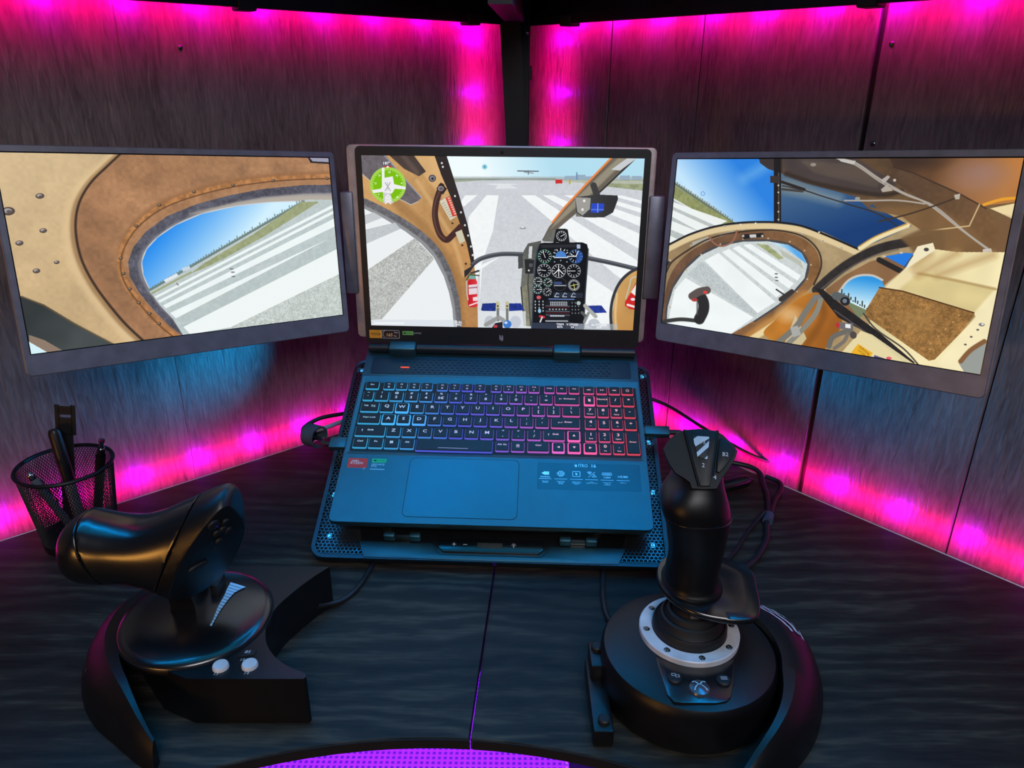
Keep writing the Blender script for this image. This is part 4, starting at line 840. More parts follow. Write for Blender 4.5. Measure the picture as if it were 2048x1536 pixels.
for i, t in enumerate(['Esc'] + fr_ + ['PrtSc', 'Ins', 'Del', 0, 1, 2, 3]):
    a, b_ = xF[2 * i] / 1000, xF[2 * i + 1] / 1000
    if isinstance(t, int): key(a, b_, .1953, .2075, [], 0, (prev_, play_, next_, power_)[t]); continue
    if t in fr_:
        g = icon([(-.9, -2.6), (.9, -2.6)] if i % 3 else [(-.7, -2), (-.7, -3.4)], [(-.9, -1.7), (.9, -1.7), (.9, -3.3), (-.9, -3.3), (-.9, -1.7)] if i % 2 else [(0, -1.5), (0, -3.5)])
        key(a, b_, .1953, .2075, [(t, 0, .0016, .0027)], 0, g)
    else: key(a, b_, .1953, .2075, [(t, 0, .0004, .0029 if t == 'Esc' else .0025)])
N_ = lambda s=1, dx=0: [[(-1.3 * s + dx, 2.4 * s), (-.4 * s + dx, 1.4 * s), (-.4 * s + dx, -2.0 * s), (-1.3 * s + dx, -1.2 * s)], [(-.4 * s + dx, 1.4 * s), (.3 * s + dx, -.6 * s), (.3 * s + dx, -2.6 * s), (-.4 * s + dx, -.2 * s)], [(.3 * s + dx, 2.2 * s), (1.3 * s + dx, 1.2 * s), (1.3 * s + dx, -1.8 * s), (.3 * s + dx, -2.6 * s)]]
back_ = icon([(-10, .9), (-6.4, .9)], [(-9, 1.7), (-10, .9), (-9, .1)])
row(.1762, .1922, [-172, -159, -157.1, -139.7, -137.8, -121.1, -118.9, -102.1, -99.9, -83.2, -80.7, -64.3, -61.7, -45.4, -42.9, -26.4, -23.9, -7.6, -4.4, 11.9, 14.3, 30.7, 33.4, 49.8, 52.3, 68.8, 71.2, 102.4, 107.9, 121.7, 123.9, 138.2, 140.4, 154.6, 157, 171.1],
    [('~', '`'), ('!', '1'), ('@', '2'), ('#', '3'), ('$', '4'), ('%', '5\u20ac'), ('^', '6'), ('&', '7'), ('*', '8'), ('(', '9'), (')', '0'), ('_', '-'), ('+', '='), None, (1, icon(polys=N_(1.15))), 'NumLk', '/', '*'])
key(.0712, .1024, .1762, .1922, [('Backspace', .003, .0008, .0028)], 0, back_)
tab_ = icon([(2, 2), (7, 2)], [(2, 0), (7, 0)], [(3, 2.7), (2, 2), (3, 1.3)], [(6, .7), (7, 0), (6, -.7)])
key(-.1718, -.1493, .1576, .1738, [('Tab', -.0045, .0008, .0030)], 0, tab_)
row(.1576, .1738, [-147.5, -130.3, -128.2, -111.3, -109.4, -92.3, -90.2, -73.3, -71.1, -54.3, -52.1, -35.3, -33.1, -16.4, -13.9, 2.6, 5.4, 21.2, 24.2, 40, 43.1, 59.1, 61.9, 78.1, 81, 102.6, 108, 122, 124.4, 138.3, 140.7, 154.7, 157.1, 171.3],
    ['Q', ('W', 1), 'E', 'R', 'T', 'Y', 'U', 'I', 'O', 'P', ('{', '['), ('}', ']'), ('|', '\\'), ('num', '7', 'Home'), ('num', '8', '\u2191'), ('num', '9', 'PgUp'), '-'])
row(.1388, .1548, [-172, -144.5, -142.7, -125.7, -123.7, -107, -104.3, -87.6, -85.2, -68.6, -66.2, -49.6, -47.4, -30.9, -28.2, -11.8, -8.1, 7.2, 9.9, 26.1, 28.8, 45, 47.7, 64.2, 66.8, 102.2, 108.5, 122.2, 124.6, 138.7, 140.8, 155.1, 157.2, 171.6],
    ['Caps Lock', ('A', 1), ('S', 1), ('D', 1), 'F', 'G', 'H', 'J', 'K', 'L', (':', ';'), ('"', "'"), None, ('num', '4', '\u2190'), '5', ('num', '6', '\u2192'), '+'])
ent_ = icon([(-9, .2), (-4, .2), (-4, 1.6)], [(-8, 1), (-9, .2), (-8, -.6)])
key(.0668, .1022, .1388, .1548, [('Enter', .0035, .0006, .0034)], 0, ent_)
up_ = icon([(-9.6, -1.2), (-9.6, 2)], [(-10.4, 1.1), (-9.6, 2), (-8.8, 1.1)])
key(-.1720, -.1355, .1195, .1354, [('Shift', .0005, .0006, .0034)], 0, up_)
up2_ = icon([(-6.6, -1.2), (-6.6, 2)], [(-7.4, 1.1), (-6.6, 2), (-5.8, 1.1)])
row(.1195, .1354, [-133.7, -116.4, -114.4, -97.3, -94.9, -78.3, -75.9, -59.4, -56.8, -40.5, -37.8, -21.4, -18.7, -2.7, .7, 16.3, 19.4, 35.2, 38.3, 54.8, 57.5, 83.5, 86.8, 102.4, 108.3, 121.9, 124.8, 138.4, 141, 154.9],
    ['Z', 'X', 'C', 'V', 'B', 'N', 'M', ('<', ','), ('>', '.'), ('?', '/'), None, (1, icon(polys=[[(-1.8, -1.2), (1.8, -1.2), (0, 1.8)]])), ('num', '1', 'End'), ('num', '2', '\u2193'), ('num', '3', 'PgDn')])
key(.0575, .0835, .1195, .1354, [('Shift', .002, .0006, .0034)], 0, up2_)
win_ = icon(polys=[[(a, b_), (a + 1.7, b_), (a + 1.7, b_ + 1.6), (a, b_ + 1.6)] for a in (-2, .1) for b_ in (-.6, 1.4)])
menu_ = icon([(-1.6, -1.6), (1.6, -1.6), (1.6, 2.2), (-1.6, 2.2), (-1.6, -1.6)], [(-.9, 1), (.9, 1)], [(-.9, 0), (.9, 0)], [(-.9, .5), (.9, .5)])
row(.1018, .1175, [-171.6, -154.5, -152.7, -135.3, -133.5, -116.2, -114.4, -97.4, .5, 16.6, 19.4, 35.3, 38.8, 64.7, 68.2, 83.3, 86.8, 102.5, 106, 121.7, 124.7, 138.6, 141.2, 154.9],
    ['Ctrl', 'Fn', (0, win_), 'Alt', 'Alt Gr', (0, menu_), 'Ctrl', (1, icon(polys=[[(1.6, -1.6), (1.6, 1.6), (-1.8, 0)]])), (1, icon(polys=[[(-1.8, 1.4), (0, -1.6), (1.8, 1.4)]])), (1, icon(polys=[[(-1.6, -1.6), (1.8, 0), (-1.6, 1.6)]])), ('num', '0', 'Ins'), ('num', '.', 'Del')])
key(-.0954, -.0028, .0995, .1175, [], 0, icon([(-19, -4.4), (17, -4.4)]))
key(.1572, .1731, .1018, .1354, [('Enter', 0, .0006, .0030)])
# palm rest prints
def print_group(name, mesh_parts, m_, parent): return mesh_parts.build(name, m_, parent, 0)
st = MB().prism(rrect(.0512, .1706, .0500, .0872, .002), .0, .00012).build('feature_sticker', M_label, lap)
q = MB()
N0 = [[(.0960 + a / 1000 * .9, .0838 + b_ / 1000 * .9) for a, b_ in pl] for pl in N_(1.0)]
for pl in N0: q.flat(pl, .0003)
cols6 = [.0605, .0785, .0965, .1140, .1318, .1500]
for x in cols6: q.stroke([(x - .0072, .0645), (x + .0072, .0645)], .0005, .0003)
x = cols6[0]; q.flat([(x - .0045, .0722), (x - .001, .0745), (x + .0045, .0745), (x + .0045, .0700), (x - .001, .0700)], .0003)
x = cols6[1]; q.stroke([(x - .0025, .0695), (x + .0025, .0695), (x + .0025, .0745), (x - .0025, .0745)], .0006, .0003, True)
for d in (-.0016, 0, .0016):
    for a, b_ in (((x + d, .0745), (x + d, .0762)), ((x + d, .0695), (x + d, .0678)), ((x - .0025, .072 + d), (x - .0045, .072 + d)), ((x + .0025, .072 + d), (x + .0045, .072 + d))): q.stroke([a, b_], .0005, .0003)
q.ring2(x, .072, .0011, .0006, .0003)
x = cols6[2]; q.stroke(rrect(x - .0043, x + .0043, .0685, .0755, .001, 3), .0006, .0003, True)
for pl in N_(.8): q.flat([(x + a / 1000, .072 + b_ / 1000) for a, b_ in pl], .0003)
x = cols6[3]
for r_ in (.0012, .0026, .0040): q.ring2(x - .0022, .0715, r_, .0007, .0003, 50, 130, 8)
q.stroke([(x - .0035, .0680), (x + .0040, .0752)], .0005, .0003)
for a, b_ in ((.0015, .0682), (.0045, .0682), (.003, .0705)): q.stroke([(x + a - .0008, b_), (x + a + .0008, b_), (x + a + .0008, b_ + .0013), (x + a - .0008, b_ + .0013)], .0004, .0003, True)
x = cols6[4]; q.stroke(rrect(x - .0056, x + .0056, .0712, .0746, .0016, 4), .0006, .0003, True); q.stroke([(x - .0038, .0729), (x + .0038, .0729)], .0009, .0003)
q.build('print', M_decal, st, 0)
words('lettering', 'ITRO', .0062, M_decal, st, (.1043, .0838, .0003), .82); words('lettering', '16', .0066, M_decal, st, (.1165, .0838, .0003), .95, bold=.012)
for x, t, z_, s in ((0, 'NVIDIA', .0670, .0030), (4, 'USB4', .0680, .0031), (5, 'HDMI', .0695, .0040)): words('lettering', t, s, M_decal, st, (cols6[x], z_, .0003), 1.15, bold=.01)
for x, t in zip(cols6, ('Advanced\nOptimus', 'Liquid Metal\nThermal\nGrease', 'Turbo up to\nMax Graphics\nPower', 'Killer\nE2600 + Wi-Fi 6', 'Full-Function\nType-C\nConnector', 'HDMI 2.1')):
    words('lettering', t, .0019, M_decal, st, (x, .0612 - .0008 * t.count('\n'), .0003), 1.0)
st = MB().prism(rrect(-.1722, -.1492, .0728, .0866, .001, 3), 0, .00015).build('processor_sticker', M_red, lap)
words('lettering', 'AMD', .0036, M_print, st, (-.1640, .0826, .0003), 1.15, .15, bold=.01); words('lettering', 'RYZEN', .0042, M_print, st, (-.1618, .0794, .0003), 1.15, .15, bold=.012)
MB().prism(rrect(-.1722, -.1492, .0694, .0727, .001, 3), 0, .00014).build('sticker_foot', M_pad, st); words('lettering', '7', .0040, M_print, st, (-.1520, .0712, .0003), 1.2, .2)
st = MB().prism(rrect(-.1440, -.1270, .0810, .0866, .0005, 2), 0, .00015).build('graphics_sticker', mat('green_sticker', (30, 185, 110), .4), lap)
words('lettering', 'NVIDIA', .0030, M_lapdark, st, (-.1345, .0838, .0003), 1.1); MB().flat([(-.1425, .0838), (-.1410, .0850), (-.1390, .0850), (-.1390, .0826), (-.1410, .0826)], .0003).build('emblem', M_lapdark, st, 0)
words('lettering', 'GEFORCE\nRTX', .0034, M_decal, st, (-.1440, .0768, .0003), 1.05, 0, 'LEFT'); MB().box(-.1445, -.1275, .0712, .0718, 0, .0002).build('print', M_decal, st)
# lid
lid = MB(); lid.prism(rrect(-.1805, .1805, -.0245, .2262, .006), -.0072, -.0012, .001)
lidb = lid.build('lid', M_lapdark, lap); lidb.matrix_parent_inverse = Matrix(); lidb.matrix_local = F_deck.inverted() @ F_lid
m = MB(); i_ = rrect(-.1727, .1727, -.0004, .2158, .0006, 2); oo = rrect(-.1798, .1798, -.0238, .2255, .0056)
m.holed(oo, i_, 0); m.loft([[(x, y, 0) for x, y in oo], [(x, y, -.0014) for x, y in oo]], caps=False); m.loft([[(x, y, 0) for x, y in i_], [(x, y, -.0012) for x, y in i_]], caps=False)
m.build('bezel', M_bezel, lidb, 30)
d = display('display', .3446, .2154, M_scrC, lidb, 0); d.location = (-.1723, 0, -.0006)
MB().disc((0, .2205, 0), .0022, 0, .0003, 18).build('webcam', M_satin, lidb)
q = MB()
for pl in N_(1.9): q.flat([(a / 1000, -.0135 + b_ / 1000) for a, b_ in pl], .0002)
q.build('emblem', mat('lid_emblem', (150, 140, 150), .35), lidb, 0)
bs = MB().prism(rrect(-.1752, -.1590, -.0172, -.0060, .0006, 2), 0, .0002).build('refresh_sticker', M_orange, lidb)
MB().prism(rrect(-.1590, -.1352, -.0172, -.0060, .0006, 2), 0, .00015).build('sticker_field', mat('sticker_brown', (52, 26, 20), .4), bs)
q = MB().stroke(rrect(-.1588, -.1354, -.0170, -.0062, .0005, 2), .0005, .0003, True); q.ring2(-.1520, -.0112, .0052, .0007, .0003, 95, 230, 12); q.build('print', M_print, bs, 0)
words('lettering', 'WUXGA', .0052, M_lapdark, bs, (-.1671, -.0116, .0003), .62, bold=.01); words('lettering', '165', .0064, mat('gold_print', (240, 190, 140), .4), bs, (-.1490, -.0126, .0003), .95, .2, bold=.01)
words('lettering', 'Hz', .0036, M_print, bs, (-.1410, -.0138, .0003), 1); words('lettering', '3ms', .0034, M_print, bs, (-.1395, -.0090, .0003), 1)
gs = MB().prism(rrect(-.1310, -.1165, -.0122, -.0068, .0005, 2), 0, .0002).build('sync_sticker', mat('sync_green', (120, 180, 90), .4), lidb)
words('lettering', 'NVIDIA', .0026, M_lapdark, gs, (-.1228, -.0095, .0003), 1.1); words('lettering', 'G-SYNC', .0028, M_print, gs, (-.1108, -.0095, .0003), 1); MB().flat([(-.1296, -.0095), (-.1286, -.0084), (-.1270, -.0084), (-.1270, -.0106), (-.1286, -.0106)], .0003).build('emblem', M_lapdark, gs, 0)
for t, x, y, s in (('187\u00b0', -.1415, .2062, .0046), ('FUEL', -.0560, .0063, .0040), ('99%', -.0560, .0028, .0040), ('TRIM', .0768, .0063, .0040), ('83%', .0768, .0028, .0040), ('V.SPEED', .0930, .0063, .0040), ('20', .0930, .0028, .0040), ('ALTITUDE', .1275, .0063, .0040), ('717', .1275, .0028, .0040)):
    words('screen_text', t, s, M_scrtext, d, (.1723 + x, y, .0003), 1.1)
for t, ang, r_ in (('21', 84, .0165), ('24', 50, .0165), ('6', 12, .0165), ('30', -52, .0165), ('3', 218, .0165), ('12', 170, .0165), ('15', 132, .0165)):
    words('screen_text', t, .0030, M_scrtext, d, (.0322 + r_ * math.cos(R(ang)), .1793 + r_ * math.sin(R(ang)), .0003), 1, rot=R(ang - 90))
# hinge bar and blocks
q = MB()
hb = lambda x0, x1, r_, nm, mm: MB().tube([(x0, .2625, .0075), (x1, .2625, .0075)], r_, 16).build(nm, mm, lap)
hb(-.112, .068, .0062, 'hinge_bar', M_lapdark); hb(-.176, -.150, .0056, 'hinge_bar', M_lapdark); hb(.106, .176, .0056, 'hinge_bar', M_lapdark)
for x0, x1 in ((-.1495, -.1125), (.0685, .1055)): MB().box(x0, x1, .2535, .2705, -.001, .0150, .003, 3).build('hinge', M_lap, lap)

# ---------------------------------------------------------------- cooling stand
F_cool = frame(tuple(V(DKO) - V(DKZ) * .0305), DKX, DKY, DKZ)
cool = thing('laptop_cooler', 'black laptop cooling stand with hexagon mesh, flip stops and a front control strip', 'laptop stand', F_cool)
co = rrect(-.2020, .2000, -.0275, .275, .016); ci = rrect(-.1975, .1955, -.0235, .2710, .012)
m = MB(); m.holed(co, ci, 0); m.loft([[(x, y, 0) for x, y in co], [(x * 1.004, y, -.002) for x, y in co], [(x * 1.004, y, -.009) for x, y in co], [(x * .985, .12 + (y - .12) * .985, -.0125) for x, y in co]], caps=False)
m.loft([[(x, y, 0) for x, y in ci], [(x, y, -.009) for x, y in ci]], caps=False); m.flat([(x * .985, .12 + (y - .12) * .985) for x, y in co][::-1], -.0125)
m.build('frame', M_coolframe, cool, 35)
MB().flat(ci, -.0088).build('underside_tray', M_rubber, cool, 0)
# hexagonal mesh, real openings
q = MB(); a = .0027; dx, dy = a * math.sqrt(3), a * 1.5
for j in range(-8, 185):
    for i in range(-90, 90):
        x, y = i * dx + (j % 2) * dx / 2, -.012 + j * dy
        if not (-.1968 < x < .1948 and -.0226 < y < .2702): continue
        if abs(x) < .150 and (y > .034 or (-.140 < x < .143 and y < .05)): continue
        if -.140 - max(0, y + .0235) * .5 < x < .143 + max(0, y + .0235) * .5 and y < .034: continue
        base = len(q.v); ro, ri = a * 1.0, a * .84
        for r_, z in ((ro, .0), (ri, .0), (ri, -.0008)): q.v += [(x + r_ * math.sin(PI / 3 * k), y + r_ * math.cos(PI / 3 * k), z - .0005) for k in range(6)]
        for k in range(6):
            n_ = (k + 1) % 6; q.f.append((base + k, base + n_, base + 6 + n_, base + 6 + k)); q.f.append((base + 6 + k, base + 6 + n_, base + 12 + n_, base + 12 + k))
me = bpy.data.meshes.new('hex_mesh'); me.from_pydata(q.v, [], q.f); me.materials.append(M_grille); link('hex_mesh', me, cool, kind='stuff')
MB().prism([(-.140, -.0237), (.143, -.0237), (.160, .034), (.150, .20), (-.150, .20), (-.157, .034)], -.0085, -.0002, .0002, 1).build('center_plate', M_satin, cool)
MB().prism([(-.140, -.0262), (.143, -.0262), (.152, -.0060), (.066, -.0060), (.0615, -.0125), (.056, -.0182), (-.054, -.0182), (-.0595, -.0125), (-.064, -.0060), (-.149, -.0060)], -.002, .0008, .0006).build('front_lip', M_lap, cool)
cp = MB().prism([(-.0520, -.0172), (.0540, -.0172), (.0596, -.0118), (.0596, -.0015), (-.0576, -.0015), (-.0576, -.0118)], -.001, .0022, .0006).build('control_panel', M_satin, cool)
MB().stroke([(-.0660, -.0050), (-.0620, -.0135), (-.0560, -.0205), (.0580, -.0205), (.0640, -.0135), (.0680, -.0050)], .0007, .0012).build('panel_groove', M_black, cool, 0)
MB().box(-.0145, .0140, -.0118, -.0050, .0018, .0026, .0003, 1).build('lcd', M_lcd, cp)
q = MB().stroke([(-.0425, -.0078), (-.0385, -.0078)], .0007, .0024); q.stroke([(-.0405, -.0098), (-.0405, -.0058)], .0007, .0024); q.stroke([(-.0300, -.0078), (-.0258, -.0078)], .0007, .0024)
q.ring2(.0265, -.0072, .0007, .0014, .0024); q.stroke([(.0265, -.0080), (.0265, -.0098)], .0010, .0024)
for k in range(5): c_, s_ = math.cos(R(k * 45)), math.sin(R(k * 45)); q.stroke([(.0265 + .002 * c_, -.0072 + .002 * s_), (.0265 + .0027 * c_, -.0072 + .0027 * s_)], .0004, .0024)
q.build('symbols', M_print, cp, 0)
for x in (-.0990, .0985):
    s_ = MB().box(x - .0200, x + .0200, -.0035, .0030, -.001, .0085, .0012).build('flip_stop', M_satin, cool)
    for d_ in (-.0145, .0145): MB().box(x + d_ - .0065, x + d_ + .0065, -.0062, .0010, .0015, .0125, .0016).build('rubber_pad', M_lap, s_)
for x, y in ((-.1935, .262), (.1915, .262), (-.1935, .130), (.1915, .150), (-.186, .004), (.184, .004), (-.192, .06), (.190, .075)):
    MB().box(x - .0022, x + .0022, y - .003, y + .003, -.0086, -.0072, .0004, 1).build('led', M_cyanled, cool)
Wc = F_cool.inverted()
for x in (-.15, .15):
    top = F_cool @ V((x, .235, -.011)); q = MB(); q.M = Wc
    q.tube([tuple(top), (top.x, top.y + .012, .003)], .007, 10).build('support_leg', M_rubber, cool)
    fr_t = F_cool @ V((x, -.012, -.0122)); q = MB(); q.M = Wc; q.disc((fr_t.x, fr_t.y + .004, 0), .010, .0003, fr_t.z + .002, 14).build('front_foot', M_rubber, cool)

for s, tgt in ((-1, WC + DL * .63 + V((0, 0, .140))), (1, WC + DR * .76 + V((0, 0, .150)))):     # unseen spots added to throw blue patches on the walls
    p0 = F_cool @ V((s * .190, .285, .004)); area('wall_patch_lamp', p0, tgt, .03, .24, (0, .42, 1), parent=cool, spread=52)

# ---------------------------------------------------------------- screen extender frame behind the lid, portable monitors
ext = thing('screen_extender', 'bronze grey frame clamped behind the laptop lid with hinge blocks at both sides', 'monitor mount', F_lid)
MB().prism(rrect(-.1925, .1880, -.0185, .2275, .006), -.0190, -.0078, .0012).build('back_frame', M_alu, ext)
for x0, x1, s in ((-.2030, -.1875, -1), (.1825, .2020, 1)):
    MB().box(x0, x1, .0415, .1710, -.0215, -.0035, .0018).build('hinge_block', M_aludark, ext)
def monitor(o, u, v, label, mscr, note):
    w = V(u).cross(V(v)); t = thing('portable_monitor', label, 'monitor', frame(o, u, v, w), 'portable monitors beside the laptop')
    oo = rrect(-.0070, .3512, -.0225, .2010, .0055); ii = rrect(-.0012, .3452, -.0010, .1947, .0008, 2)
    MB().prism([(x, y) for x, y in oo], -.0085, -.0010, .0010).build('rear_case', M_alu, t)
    m = MB(); o2 = rrect(-.0062, .3504, -.0217, .2002, .005); m.holed(o2, ii, .0008); m.loft([[(x, y, -.0010) for x, y in oo], [(x, y, .0001) for x, y in oo], [(x, y, .0008) for x, y in o2]], caps=False)
    m.loft([[(x, y, .0008) for x, y in ii], [(x, y, -.0010) for x, y in ii]], caps=False); m.build('bezel', M_aludark, t, 25)
    MB().flat(ii, -.0009).build('screen_border', M_satin, t, 0)
    d = display('display', .344, .1935, mscr, t, 0); d.location = (0, 0, -.0006)
    for k, x in enumerate(note): MB().box(x[0], x[1], -.0226, -.0222, -.0060, -.0030).build('port', M_satin, t)
    return t, d
mon_l, dl_ = monitor((-.48073, .69591, .25151), (.762119, .643528, -.071030), (-.048183, .165781, .984982), 'portable monitor on the left showing an oval cabin window', M_scrL, ((.02, .03), (.04, .05)))
mon_r, dr_ = monitor((.18427, .87720, .23265), (.731226, -.678025, .074772), (.039481, .151498, .987669), 'portable monitor on the right showing a cabin ceiling and rear bench', M_scrR, ((.28, .29), (.30, .31)))
words('screen_text', 'SURVIVAL', .0036, M_scrdark, dr_, (.2398, .0048, .0003), .85, rot=R(-33)); words('screen_text', 'LOCKER', .0028, M_scrdark, dr_, (.2374, .0024, .0003), .85, rot=R(-33))

# ---------------------------------------------------------------- pen cup of wire mesh and what stands in it
CU = (-.5085, .7440)
cup = thing('pen_cup', 'black wire mesh pen cup standing by the left wall behind the throttle', 'pen cup', Matrix.Translation((CU[0], CU[1], 0)))
CR0, CR1, CH = .0385, .0495, .100
q = MB(); NS = 96
for d_ in (1, -1):
    for k in range(NS):
        a0 = 2 * PI * k / NS; base = len(q.v); S = 12
        for i in range(S + 1):
            t = i / S; r_ = CR0 + (CR1 - CR0) * t; a = a0 + d_ * t * 1.15; z = .003 + (CH - .004) * t; w = .00042
            for rr_, aa in ((r_ - .0003, a - w / r_), (r_ - .0003, a + w / r_), (r_ + .0003, a)): q.v.append((rr_ * math.cos(aa), rr_ * math.sin(aa), z))
        for i in range(S):
            for j in range(3): n_ = (j + 1) % 3; q.f.append((base + i * 3 + j, base + i * 3 + n_, base + i * 3 + 3 + n_, base + i * 3 + 3 + j))
me = bpy.data.meshes.new('wire_mesh'); me.from_pydata(q.v, [], q.f); me.materials.append(M_steel); link('wire_mesh', me, cup, kind='stuff')
MB().tube([(CR1 * math.cos(2 * PI * k / 56), CR1 * math.sin(2 * PI * k / 56), CH) for k in range(57)], .0022, 8, False).build('rim', M_steel, cup)
MB().lathe([(0, .0008), (CR0 - .001, .0008), (CR0 + .001, .0018), (CR0 + .0024, .012), (CR0 + .0012, .0125), (CR0 - .0004, .003), (0, .0024)], seg=48).build('base', M_steel, cup)
def stick(name, label, cat, p0, p1, parts):
    d = V(p1) - V(p0); M = Matrix.Translation(p0) @ d.to_track_quat('Z', 'Y').to_matrix().to_4x4(); L_ = d.length
    t = thing(name, label, cat, M, 'writing things in the mesh cup')
    for nm, mm, prof in parts: MB().lathe([(r_, z * L_) for r_, z in prof], seg=18).build(nm, mm, t)
    return t, L_
t, L_ = stick('marker_pen', 'grey capped marker with a clip leaning in the mesh cup beside the tall strap', 'marker', (CU[0] + .004, CU[1] + .000, .004), (CU[0] - .009, CU[1] + .010, .139),
    [('barrel', M_wand, [(0, 0), (.0055, .01), (.0062, .05), (.0062, .52), (.0056, .53)]), ('cap', M_black, [(.0066, .52), (.0068, .55), (.0068, .97), (.0055, 1), (0, 1)])])
MB().box(-.0016, .0016, -.0098, -.0084, L_ * .60, L_ * .97, .0006).build('clip', M_wand, t)
t, L_ = stick('ballpoint_pen', 'pen with a silver push button resting against the front rim of the mesh cup', 'pen', (CU[0] + .016, CU[1] - .020, .004), (CU[0] - .012, CU[1] - .042, .112),
    [('barrel', M_wand, [(0, 0), (.002, .02), (.0042, .10), (.0044, .90), (.0038, .93)]), ('push_button', M_chrome, [(.0034, .93), (.0036, .97), (.0034, .985), (.002, 1), (0, 1)])])
MB().box(-.0012, .0012, .0046, .0058, L_ * .58, L_ * .90, .0005).build('clip', M_chrome, t)
t, L_ = stick('ballpoint_pen', 'dark barrelled pen with a chrome clicker leaning to the right side of the mesh cup', 'pen', (CU[0] + .004, CU[1] + .026, .004), (CU[0] + .042, CU[1] + .012, .127),
    [('barrel', M_black, [(0, 0), (.002, .02), (.005, .10), (.0056, .80), (.0052, .82)]), ('sleeve', M_satin, [(.0042, .815), (.0042, .90), (.0030, .91)]), ('push_button', M_chrome, [(.0026, .90), (.0026, .965), (.0036, .97), (.0036, .99), (0, 1)])])
strap = thing('cable_strap', 'tall black hook and loop cable strap with a slotted head standing in the mesh cup', 'cable strap', Matrix.Translation((CU[0] - .027, CU[1] + .024, .004)) @ Matrix.Rotation(R(10), 4, 'Y') @ Matrix.Rotation(R(14), 4, 'Z'))
q = MB()
for x0, x1, z0, z1 in ((-.0075, .0075, 0, .126), (-.0105, -.0055, .124, .162), (.0055, .0105, .124, .162), (-.0075, .0075, .150, .1605), (-.0075, .0075, .124, .146)): q.box(x0, x1, -.0009, .0009, z0, z1, .0004, 1)
q.build('strap_band', M_rubber, strap)

# ---------------------------------------------------------------- shared shapes of the two flight controls
def wing_rings(tab, sgn):
    rings = []
    T = spline([(a, b_, c_) for a, b_, c_, _ in tab], 5); Zs = spline([(a, z, 0) for a, _, _, z in tab], 5)
    for (a, ri, ro), (_, z, _z) in zip(T, Zs):
        th = R(a) if sgn > 0 else PI - R(a); w = ro - ri
        rings.append([(( ri + f * w) * math.cos(th), (ri + f * w) * math.sin(th), z * k) for f, k in ((0, .02), (0, .93), (.04, 1), (.3, .98), (.6, .80), (.85, .48), (.97, .20), (1, .02))])
    return rings, T, Zs
def wing_pt(T, Zs, sgn, a, f, lift=.0004):
    i = min(range(len(T)), key=lambda k: abs(T[k][0] - a)); _, ri, ro = T[i]; z = Zs[i][1]; w = ro - ri
    fs, ks = (0, .3, .6, .85, .97, 1), (1, .98, .80, .48, .20, .02)
    k = float(np.interp(f, fs, ks)); th = R(a) if sgn > 0 else PI - R(a); sl = float(np.interp(f + .03, fs, ks) - k) / .03 * z
    nrm = V((-sl / w * math.cos(th), -sl / w * math.sin(th), 1)).normalized()
    return V(((ri + f * w) * math.cos(th), (ri + f * w) * math.sin(th), z * k)) + nrm * lift, nrm, th
def wing_stripe(T, Zs, sgn, a0, a1, f0, f1, w):
    q = MB(); n = 10; rings = []
    for i in range(n + 1):
        a = a0 + (a1 - a0) * i / n; f = f0 + (f1 - f0) * i / n
        rings.append([tuple(wing_pt(T, Zs, sgn, a, f - w / 2)[0]), tuple(wing_pt(T, Zs, sgn, a, f + w / 2)[0])])
    return q.loft(rings, False, False)

# ---------------------------------------------------------------- throttle
TC = V((-.288, .549, 0)); MT = Matrix.Translation(-TC)
thr = thing('throttle_controller', 'black flight throttle with fat sideways handle and two white base buttons', 'throttle', Matrix.Translation(TC))
m = MB(); m.M = MT
m.prism([p_[:2] for p_ in spline([(-.184, .627, 0), (-.1965, .610, 0), (-.209, .588, 0), (-.219, .565, 0), (-.2215, .543, 0), (-.216, .520, 0), (-.204, .502, 0), (-.188, .489, 0), (-.1715, .4815, 0)], 4)] + [(-.1690, .4775), (-.1705, .4745), (-.267, .4735), (-.300, .488), (-.335, .525), (-.338, .570), (-.310, .618), (-.290, .627)], .0008, .0492, .0028, 3)
m.build('base', M_black, thr)
TW = [(78, .064, .082, .047), (43, .067, .104, .050), (15, .067, .107, .050), (-19, .065, .1035, .050), (-41, .066, .1015, .049), (-63, .075, .103, .047), (-76, .086, .109, .043), (-86, .100, .118, .036), (-94, .115, .126, .026)]
rings, TT, TZ = wing_rings(TW, -1); MB().loft(rings).build('side_wing', M_black, thr, 30)
MB().lathe([(.0672, .044), (.0672, .0500), (.0655, .0525), (.060, .0545), (.045, .0556), (0, .0560)], seg=72).build('dial_dome', M_satin, thr)
q = MB(); q.ring2(0, 0, .0676, .0006, .0500, 0, 360, 60); q.build('dome_seam', M_rubber, thr, 0)
# flared scale print on the dome
sc = [(-0.271, 0.591), (-0.271, 0.581), (-0.27, 0.572), (-0.27, 0.562), (-0.27, 0.554), (-0.268, 0.538), (-0.268, 0.529), (-0.266, 0.528), (-0.266, 0.537), (-0.266, 0.55), (-0.265, 0.558), (-0.264, 0.566), (-0.262, 0.575), (-0.258, 0.58), (-0.254, 0.584)]
left_e = sc[:7]; right_e = sc[7:]
def along(pl, t):
    ds = [0]
    for a_, b_ in zip(pl, pl[1:]): ds.append(ds[-1] + math.hypot(b_[0] - a_[0], b_[1] - a_[1]))
    t *= ds[-1]; return (float(np.interp(t, ds, [p_[0] for p_ in pl])), float(np.interp(t, ds, [p_[1] for p_ in pl])))
scale = thr
NB = 15; q = MB(); q.M = MT
for k in range(NB):
    t0, t1 = k / NB, (k + .86) / NB
    q.flat([along(left_e, t0), along(left_e, t1), along(right_e[::-1], t1), along(right_e[::-1], t0)], .0567)
q.build('thrust_scale', mat('scale_print', (150, 200, 225), .5), thr, 0)
